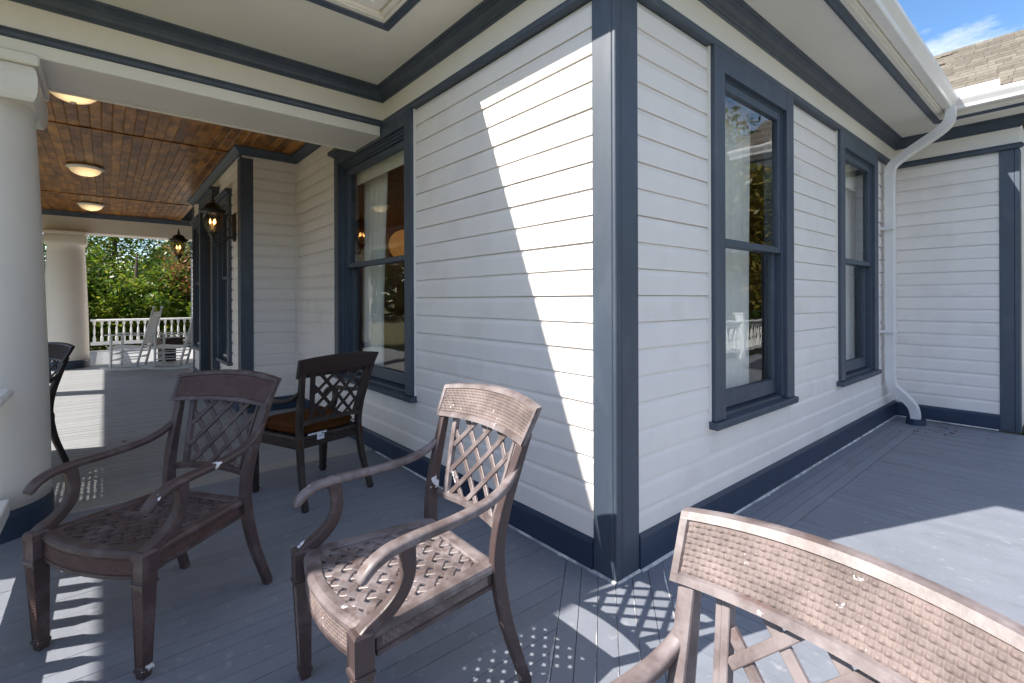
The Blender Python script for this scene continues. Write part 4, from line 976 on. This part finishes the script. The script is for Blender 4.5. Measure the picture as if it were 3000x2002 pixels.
# ---- rocking chairs
def rocker(x, y, fx, fy, label):
    rz = math.atan2(fy, fx)-math.pi/2
    c = empty('rocking_chair', (x, y, 0), rz); tag(c, label, 'rocking chair', 'white rocking chairs at the far end of the porch')
    def rod(name, A, B, r0, r1=None, n=8):
        bm = bmesh.new(); r1 = r1 or r0; A = Vector(A); B = Vector(B); k = 6
        path = [(*(A+(B-A)*i/k), 2*(r0+(r1-r0)*i/k), 2*(r0+(r1-r0)*i/k)) for i in range(k+1)]
        upv = (1, 0, 0) if abs((B-A).normalized().x) < 0.8 else (0, 0, 1)
        sweep(bm, path, up=upv, n=n, power=2.2); return mk(name, bm, 'rock_white', c, smooth=True)
    for s in (-1, 1):
        bm = bmesh.new(); pts = []
        for i in range(17):
            yy = -0.50+0.86*i/16; pts.append((s*0.25, yy, 0.022+0.28*(yy+0.02)**2, 0.030, 0.040))
        sweep(bm, pts, up=(1, 0, 0), n=8, power=5); mk('rocker_rail', bm, 'rock_white', c)
        rod('leg', (s*0.25, 0.21, 0.05), (s*0.255, 0.20, 0.64), 0.020, 0.022)
        rod('back_post', (s*0.24, -0.17, 0.05), (s*0.235, -0.44, 1.14), 0.021, 0.019)
        bm = bmesh.new(); lathe(bm, [(0.014, 0), (0.022, 0.015), (0.022, 0.035), (0.012, 0.05)], 10); o = mk('finial', bm, 'rock_white', c); o.location = (s*0.235, -0.442, 1.135)
        bm = bmesh.new(); sweep(bm, catmull([(s*0.252, -0.30, 0.645, 0.05, 0.018), (s*0.27, 0.0, 0.655, 0.062, 0.02), (s*0.275, 0.25, 0.662, 0.085, 0.02), (s*0.275, 0.29, 0.66, 0.05, 0.018)], 5), up=(1, 0, 0), n=8, power=4); mk('arm', bm, 'rock_white', c)
        for zz in (0.20, 0.31): rod('stretcher', (s*0.25, 0.21, zz), (s*0.24, -0.19-0.02, zz+0.01), 0.010)
    for zz in (0.19, 0.30): rod('stretcher', (-0.25, 0.212, zz), (0.25, 0.212, zz), 0.011)
    rod('stretcher', (-0.24, -0.20, 0.24), (0.24, -0.20, 0.24), 0.011)
    bm = bmesh.new(); loft(bm, [[Vector((sx*w, yy, 0.40+dz+dd)) for sx, dd in ((-1, 0), (1, 0), (1, 0.03), (-1, 0.03))] for yy, w, dz in ((-0.24, 0.22, 0.0), (-0.1, 0.24, -0.012), (0.1, 0.255, 0.0), (0.24, 0.26, 0.015), (0.265, 0.25, 0.0))]); mk('seat', bm, 'rock_white', c)
    for zz, hh in ((0.50, 0.05), (1.03, 0.09)):
        t = (zz-0.05)/1.09; yy = -0.17-0.27*t; bm = bmesh.new(); box(bm, -0.225, 0.225, yy-0.012, yy+0.010, zz-hh/2, zz+hh/2, bev=0.004); mk('back_rail', bm, 'rock_white', c)
    for k in range(7):
        xx = -0.18+0.06*k; t0 = (0.52-0.05)/1.09; t1 = (0.99-0.05)/1.09
        bm = bmesh.new(); sweep(bm, [(xx, -0.17-0.27*t0, 0.52, 0.036, 0.012), (xx, -0.17-0.27*t1, 0.99, 0.036, 0.012)], up=(1, 0, 0), n=8, power=6); mk('slat', bm, 'rock_white', c)
    return c
rocker(-10.25, -1.40, -0.33, -0.94, 'white slatted rocking chair nearer the far column')
rocker(-9.85, -0.78, -0.33, -0.94, 'white slatted rocking chair partly hidden by the porch wall')
st = empty('side_table', (-11.3, -0.75, 0), 0.4); tag(st, 'small dark side table behind the rocking chairs', 'table')
BX('table_top', 'dark_table', st, -0.24, 0.24, -0.24, 0.24, 0.46, 0.50, bev=0.004); BX('apron', 'dark_table', st, -0.21, 0.21, -0.21, 0.21, 0.34, 0.4595); 
BX('pedestal', 'dark_table', st, -0.12, 0.12, -0.12, 0.12, 0.0, 0.3395, bev=0.004)

# ---- lanterns
def lantern(x, label):
    c = empty('wall_lantern', (x, -0.594, 0)); tag(c, label, 'lantern', 'black wall lanterns on the porch wall')
    cy = -0.222; z0 = 2.02
    def lt(name, prof, m, seg=24, smooth=True, cap=True):
        bm = bmesh.new(); lathe(bm, prof, seg, (0, cy, 0), cap=cap); return mk(name, bm, m, c, smooth=smooth)
    lt('roof', [(0.142, 2.292), (0.145, 2.298), (0.110, 2.308), (0.094, 2.312), (0.088, 2.335), (0.068, 2.362), (0.035, 2.380), (0.018, 2.385), (0.014, 2.398), (0.026, 2.405), (0.012, 2.418)], 'black_iron')
    lt('finial', [(0.010, 2.415), (0.018, 2.425), (0.008, 2.435), (0.014, 2.45), (0.003, 2.475)], 'black_iron', 10)
    lt('collar', [(0.136, 2.291), (0.116, 2.270), (0.112, 2.258), (0.100, 2.258), (0.120, 2.285)], 'black_iron')
    lt('glass', [(0.099, 2.260), (0.097, 2.20), (0.088, 2.14), (0.066, 2.075), (0.045, 2.045)], 'lantern_glass', 24, cap=False)
    lt('cup', [(0.052, 2.045), (0.055, 2.038), (0.040, 2.015), (0.030, 2.0), (0.014, 1.985), (0.010, 1.96)], 'black_iron', 20)
    for k in range(6):
        th = k*math.pi/3+0.3; bm = bmesh.new()
        pts = [(r_*math.cos(th), cy+r_*math.sin(th), z_, 0.009, 0.007) for r_, z_ in ((0.104, 2.262), (0.102, 2.20), (0.093, 2.14), (0.070, 2.072), (0.048, 2.04))]
        sweep(bm, catmull(pts, 3), up=(-math.sin(th), math.cos(th), 0), n=6); mk('rib', bm, 'black_iron', c)
    for k in range(3):
        th = k*2.094+0.6; px_, py_ = 0.028*math.cos(th), cy+0.028*math.sin(th)
        bm = bmesh.new(); lathe(bm, [(0.010, 2.045), (0.010, 2.14)], 10, (px_, py_, 0)); mk('candle', bm, 'shade_cloth', c)
        bm = bmesh.new(); lathe(bm, [(0.004, 2.14), (0.010, 2.158), (0.009, 2.172), (0.001, 2.20)], 10, (px_, py_, 0)); mk('bulb', bm, 'bulb', c, smooth=True)
    bm = bmesh.new(); box(bm, -0.045, 0.045, -0.022, -0.001, 1.955, 2.29, bev=0.01); box(bm, -0.03, 0.03, -0.034, -0.0222, 1.98, 2.265, bev=0.008); mk('back_plate', bm, 'black_iron', c)
    def tube(name, pts, r):
        bm = bmesh.new(); sweep(bm, [(*p[:3], 2*r, 2*r) for p in catmull([(0, *p) for p in pts], 6)], up=(1, 0, 0), n=8, power=2); mk(name, bm, 'black_iron', c, smooth=True)
    tube('arm', [(-0.03, 2.00), (-0.075, 2.00), (-0.10, 1.955), (-0.15, 1.905), (-0.20, 1.915), (-0.222, 1.965)], 0.010)
    tube('scroll', [(-0.03, 2.255), (-0.06, 2.275), (-0.085, 2.25), (-0.07, 2.205), (-0.045, 2.17), (-0.03, 2.13)], 0.006)
    tube('scroll', [(-0.075, 2.0), (-0.125, 2.03), (-0.10, 2.085), (-0.06, 2.10), (-0.045, 2.075), (-0.065, 2.06)], 0.006)
    tube('scroll', [(-0.20, 1.93), (-0.165, 1.945), (-0.155, 1.98), (-0.18, 1.985), (-0.178, 1.965)], 0.005)
lantern(-5.00, 'black wall lantern with lit candle bulbs on the nearer corner of the porch wall')
lantern(-8.36, 'black wall lantern at the far end of the porch wall in front of the trees')

# ---- ceiling lights
def ceiling_light(x, y, label):
    c = empty('ceiling_light', (x, y, 2.996)); tag(c, label, 'ceiling light', 'alabaster bowl lights on the plank ceiling')
    bm = bmesh.new(); lathe(bm, [(0.178, -0.012), (0.188, -0.020), (0.188, -0.030), (0.170, -0.036), (0.160, -0.050), (0.150, -0.052), (0.140, -0.04), (0.14, 0.0), (0.17, 0.0)], 40, cap=False); mk('pan', bm, 'white_trim', c, smooth=True)
    bm = bmesh.new(); lathe(bm, [(0.158, -0.050), (0.145, -0.075), (0.115, -0.100), (0.075, -0.118), (0.03, -0.126), (0.004, -0.127)], 40, cap=False); mk('bowl', bm, 'alabaster', c, smooth=True)
    bm = bmesh.new(); lathe(bm, [(0.004, -0.127), (0.020, -0.128), (0.022, -0.134), (0.010, -0.142), (0.001, -0.146)], 16); mk('knob', bm, 'white_trim', c, smooth=True)
for xx, lb in ((-3.86, 'bowl ceiling light nearest the white beam, half cut off by it'), (-6.85, 'middle bowl ceiling light of the porch'), (-9.90, 'farthest bowl ceiling light of the porch')): ceiling_light(xx, -1.94, lb)

# ---- dead leaves on the deck
bm = bmesh.new()
vs = [bm.verts.new(p) for p in ((-0.018, 0, 0.002), (-0.006, 0.008, 0.006), (0.010, 0.007, 0.003), (0.022, 0, 0.007), (0.008, -0.008, 0.004), (-0.008, -0.007, 0.0015), (0, 0, 0.001))]
for i in range(6): bm.faces.new((vs[i], vs[(i+1) % 6], vs[6]))
lf = bpy.data.meshes.new('dead_leaf'); bm.to_mesh(lf); bm.free(); lf.materials.append(MATS['dead_leaf'])
for i in range(26):
    r_ = 0.12+abs(random.gauss(0, 0.16)); th = random.uniform(-1.9, 1.0); p = (0.26+r_*math.cos(th)*1.3, 4.5+r_*math.sin(th))
    if p[0] < 0.05 or p[1] > 4.8: continue
    o = inst('dead_leaf', lf, None, (p[0], p[1], 0.0015), (random.uniform(-.2, .2), random.uniform(-.2, .2), random.uniform(0, 6)), (random.uniform(.5, 1.3),)*3); tag(o, 'small brown dead leaf on the deck near the foot of the downspout', 'leaf', 'dead leaves by the downspout')
o = inst('dead_leaf', lf, None, (-4.25, -1.62, 0.002), (0, 0, 1), (1.5,)*3); tag(o, 'single brown dead leaf on the grey porch boards', 'leaf')

# ================================================================ TREES AND NEIGHBOUR
def tree(name, loc, h, rx, ry, zc, rz_, nleaf, lsize, lm, label, group, trunk=0.12, nclump=60, seed=1, limbs=7):
    rg = np.random.default_rng(seed); loc = Vector(loc)
    t = empty(name, loc); tag(t, label, 'tree', group)
    bm = bmesh.new()
    pts = [(0, 0, 0, trunk*2, trunk*2), (rg.normal(0, .1), rg.normal(0, .1), h*0.35, trunk*1.5, trunk*1.5), (rg.normal(0, .2), rg.normal(0, .2), h*0.7, trunk, trunk), (rg.normal(0, .3), rg.normal(0, .3), h*0.95, trunk*0.3, trunk*0.3)]
    sweep(bm, catmull(pts, 4), n=8, power=2); mk('trunk', bm, 'bark', t, smooth=True)
    cl = []
    for i in range(nclump):
        while True:
            p = rg.uniform(-1, 1, 3)
            if 0.1 < np.dot(p, p) < 1: break
        p = p*(0.55+0.45*rg.random()); cl.append(np.array((p[0]*rx, p[1]*ry, zc+p[2]*rz_)))
    bm = bmesh.new()
    for i in range(limbs*3):
        c = cl[i % len(cl)]; z = max(0.2*h, min(c[2]*0.6, h*0.8)); b0 = np.array((0, 0, z)); mid = (b0+c)/2+rg.normal(0, 0.15, 3)
        r0 = trunk*0.42*(0.5+rg.random()*0.5)
        sweep(bm, catmull([(*b0, r0, r0), (*mid, r0*0.6, r0*0.6), (*c, r0*0.2, r0*0.2)], 4), n=6, power=2)
    mk('limbs', bm, 'bark', t, smooth=True)
    # leaves: small bent quads gathered in clumps
    C = np.array(cl); idx = rg.integers(0, nclump, nleaf); rad = (0.16+0.22*rg.random(nclump))*(rx+rz_)*0.5
    off = rg.normal(0, 1, (nleaf, 3)); off /= np.linalg.norm(off, axis=1)[:, None]; off *= (rg.random(nleaf)**0.5*1.25)[:, None]*rad[idx][:, None]
    P = C[idx]+off; P[:, 2] = np.maximum(P[:, 2], 0.05)
    a = rg.normal(0, 1, (nleaf, 3)); a /= np.linalg.norm(a, axis=1)[:, None]
    nrm = rg.normal(0, 0.6, (nleaf, 3))+np.array((0, 0, 0.9)); b = np.cross(nrm, a); b /= np.linalg.norm(b, axis=1)[:, None]; a = np.cross(b, nrm); a /= np.linalg.norm(a, axis=1)[:, None]
    s = lsize*(0.6+0.8*rg.random(nleaf))[:, None]
    V = np.stack([P-a*s, P+b*s*0.42, P+a*s, P-b*s*0.42], 1).reshape(-1, 3)
    me = bpy.data.meshes.new('crown'); me.vertices.add(len(V)); me.vertices.foreach_set('co', V.ravel().astype(np.float32))
    me.loops.add(nleaf*4); me.loops.foreach_set('vertex_index', np.arange(nleaf*4, dtype=np.int32)); me.polygons.add(nleaf)
    me.polygons.foreach_set('loop_start', np.arange(0, nleaf*4, 4, dtype=np.int32)); me.polygons.foreach_set('loop_total', np.full(nleaf, 4, np.int32)); me.update(); me.validate()
    me.materials.append(MATS[lm]); o = bpy.data.objects.new('crown', me); COL.objects.link(o); o.parent = t
    return t
G1 = 'trees beyond the far railing'
GZ = -0.75
tree('evergreen_tree', (-19.6, -2.6, GZ), 4.9, 1.7, 1.7, 2.0, 2.0, 22000, 0.075, 'leaf_green', 'glossy green tree behind the far column and the railing', G1, seed=2, nclump=80)
tree('evergreen_tree', (-18.4, -0.9, GZ), 3.8, 1.5, 1.5, 1.6, 1.7, 22000, 0.07, 'leaf_green', 'dense rounded green tree behind the rocking chairs', G1, seed=3, nclump=80)
tree('evergreen_tree', (-22.5, -1.6, GZ), 6.4, 2.0, 2.2, 4.0, 2.2, 9000, 0.08, 'leaf_green', 'taller open green tree with sky showing through its top', G1, seed=4, nclump=60)
tree('red_tree', (-18.9, 0.75, GZ), 4.3, 1.25, 1.25, 2.5, 1.6, 11000, 0.07, 'leaf_red', 'reddish leaved tree beside the porch wall lantern', G1, seed=5, nclump=55)
tree('evergreen_tree', (-17.3, 0.6, GZ), 2.6, 1.2, 1.2, 1.1, 1.1, 12000, 0.065, 'leaf_green', 'low green shrub in front of the reddish tree', G1, seed=9, nclump=45)
tree('evergreen_tree', (-20.5, -5.6, GZ), 6.8, 2.2, 2.2, 3.3, 2.7, 14000, 0.08, 'leaf_green', 'green tree glimpsed between the two white columns', G1, seed=6, nclump=70)
tree('evergreen_tree', (-24, 4.0, GZ), 5.0, 2.4, 2.4, 2.2, 2.2, 12000, 0.08, 'leaf_dark', 'dark green tree behind the reddish tree', G1, seed=8, nclump=60)
G2 = 'trees beyond the side deck'
for i, (x_, y_, hh, lm, lb) in enumerate(((6.3, 13.2, 7.5, 'leaf_yellow', 'yellow green tree beyond the side deck, mirrored in the tall side window'), (9.0, 19.5, 10.5, 'leaf_green', 'tall green tree beyond the side deck, mirrored behind the yellow one'), (6.6, 25.0, 11.0, 'leaf_yellow', 'yellowish tree farthest along the side deck'), (12.5, 29.0, 12.0, 'leaf_green', 'green tree far along the side yard'), (12.0, 4.5, 8.0, 'leaf_green', 'green tree out beyond the side deck corner'), (-12.0, -13.5, 7.5, 'leaf_green', 'green tree on the front lawn'), (-4.0, -15.5, 8.0, 'leaf_yellow', 'yellow green tree on the front lawn'), (-19.0, -10.5, 7.0, 'leaf_yellow', 'rusty yellow tree at the far side of the front lawn'), (-25.0, -8.5, 7.5, 'leaf_dark', 'dark tree at the far corner of the front lawn'))):
    tree('lawn_tree', (x_, y_, GZ), hh, hh*0.32, hh*0.32, hh*0.55, hh*0.45, 11000, 0.13, lm, lb, G2, seed=20+i, nclump=70, trunk=0.18)
# distant wood all round the grounds: one mass
rg = np.random.default_rng(77); nW = 60000
th = rg.uniform(0, 2*np.pi, nW); rr = rg.uniform(48, 66, nW); top = 7.0+2.2*np.sin(th*9+1)+1.6*np.sin(th*23)+1.0*np.sin(th*51+2)
zz = -0.7+top*rg.random(nW)**0.8; Pw = np.stack([rr*np.cos(th), rr*np.sin(th), zz], 1)
a = rg.normal(0, 1, (nW, 3)); a /= np.linalg.norm(a, axis=1)[:, None]; b = np.cross(rg.normal(0, 1, (nW, 3)), a); b /= np.linalg.norm(b, axis=1)[:, None]; sz = rg.uniform(0.35, 0.75, nW)[:, None]
Vw = np.stack([Pw-a*sz, Pw+b*sz*0.6, Pw+a*sz, Pw-b*sz*0.6], 1).reshape(-1, 3)
me = bpy.data.meshes.new('distant_wood'); me.vertices.add(len(Vw)); me.vertices.foreach_set('co', Vw.ravel().astype(np.float32)); me.loops.add(nW*4); me.loops.foreach_set('vertex_index', np.arange(nW*4, dtype=np.int32)); me.polygons.add(nW)
me.polygons.foreach_set('loop_start', np.arange(0, nW*4, 4, dtype=np.int32)); me.polygons.foreach_set('loop_total', np.full(nW, 4, np.int32)); me.update(); me.validate(); me.materials.append(MATS['leaf_dark'])
wd_ = bpy.data.objects.new('distant_wood', me); COL.objects.link(wd_); wd_['kind'] = 'stuff'; tag(wd_, 'far belt of dark green wood round the grounds', 'wood')
# neighbouring house behind the trees
nb = empty('neighbour_house', (-30.0, 6.5, GZ)); tag(nb, 'red brick house with terracotta roof behind the trees', 'house')
BX('wall', 'red_brick', nb, -4, 4, -4.5, 5, 0, 3.4)
bm = bmesh.new(); roofface(bm, [(-4.6, -5.1, 3.4), (4.6, -5.1, 3.4), (0, 0.2, 6.2)], 0.1); roofface(bm, [(4.6, -5.1, 3.4), (4.6, 5.6, 3.4), (0, 0.2, 6.2)], 0.1); roofface(bm, [(4.6, 5.6, 3.4), (-4.6, 5.6, 3.4), (0, 0.2, 6.2)], 0.1); roofface(bm, [(-4.6, 5.6, 3.4), (-4.6, -5.1, 3.4), (0, 0.2, 6.2)], 0.1); mk('roof', bm, 'terracotta', nb)
for yy in (-2.5, 1.0):
    f = BX('window', 'white_trim', nb, 4.001, 4.06, yy, yy+1.1, 1.0, 2.5); BX('pane', 'gap_dark', f, 4.0605, 4.07, yy+0.08, yy+1.02, 1.08, 2.42)
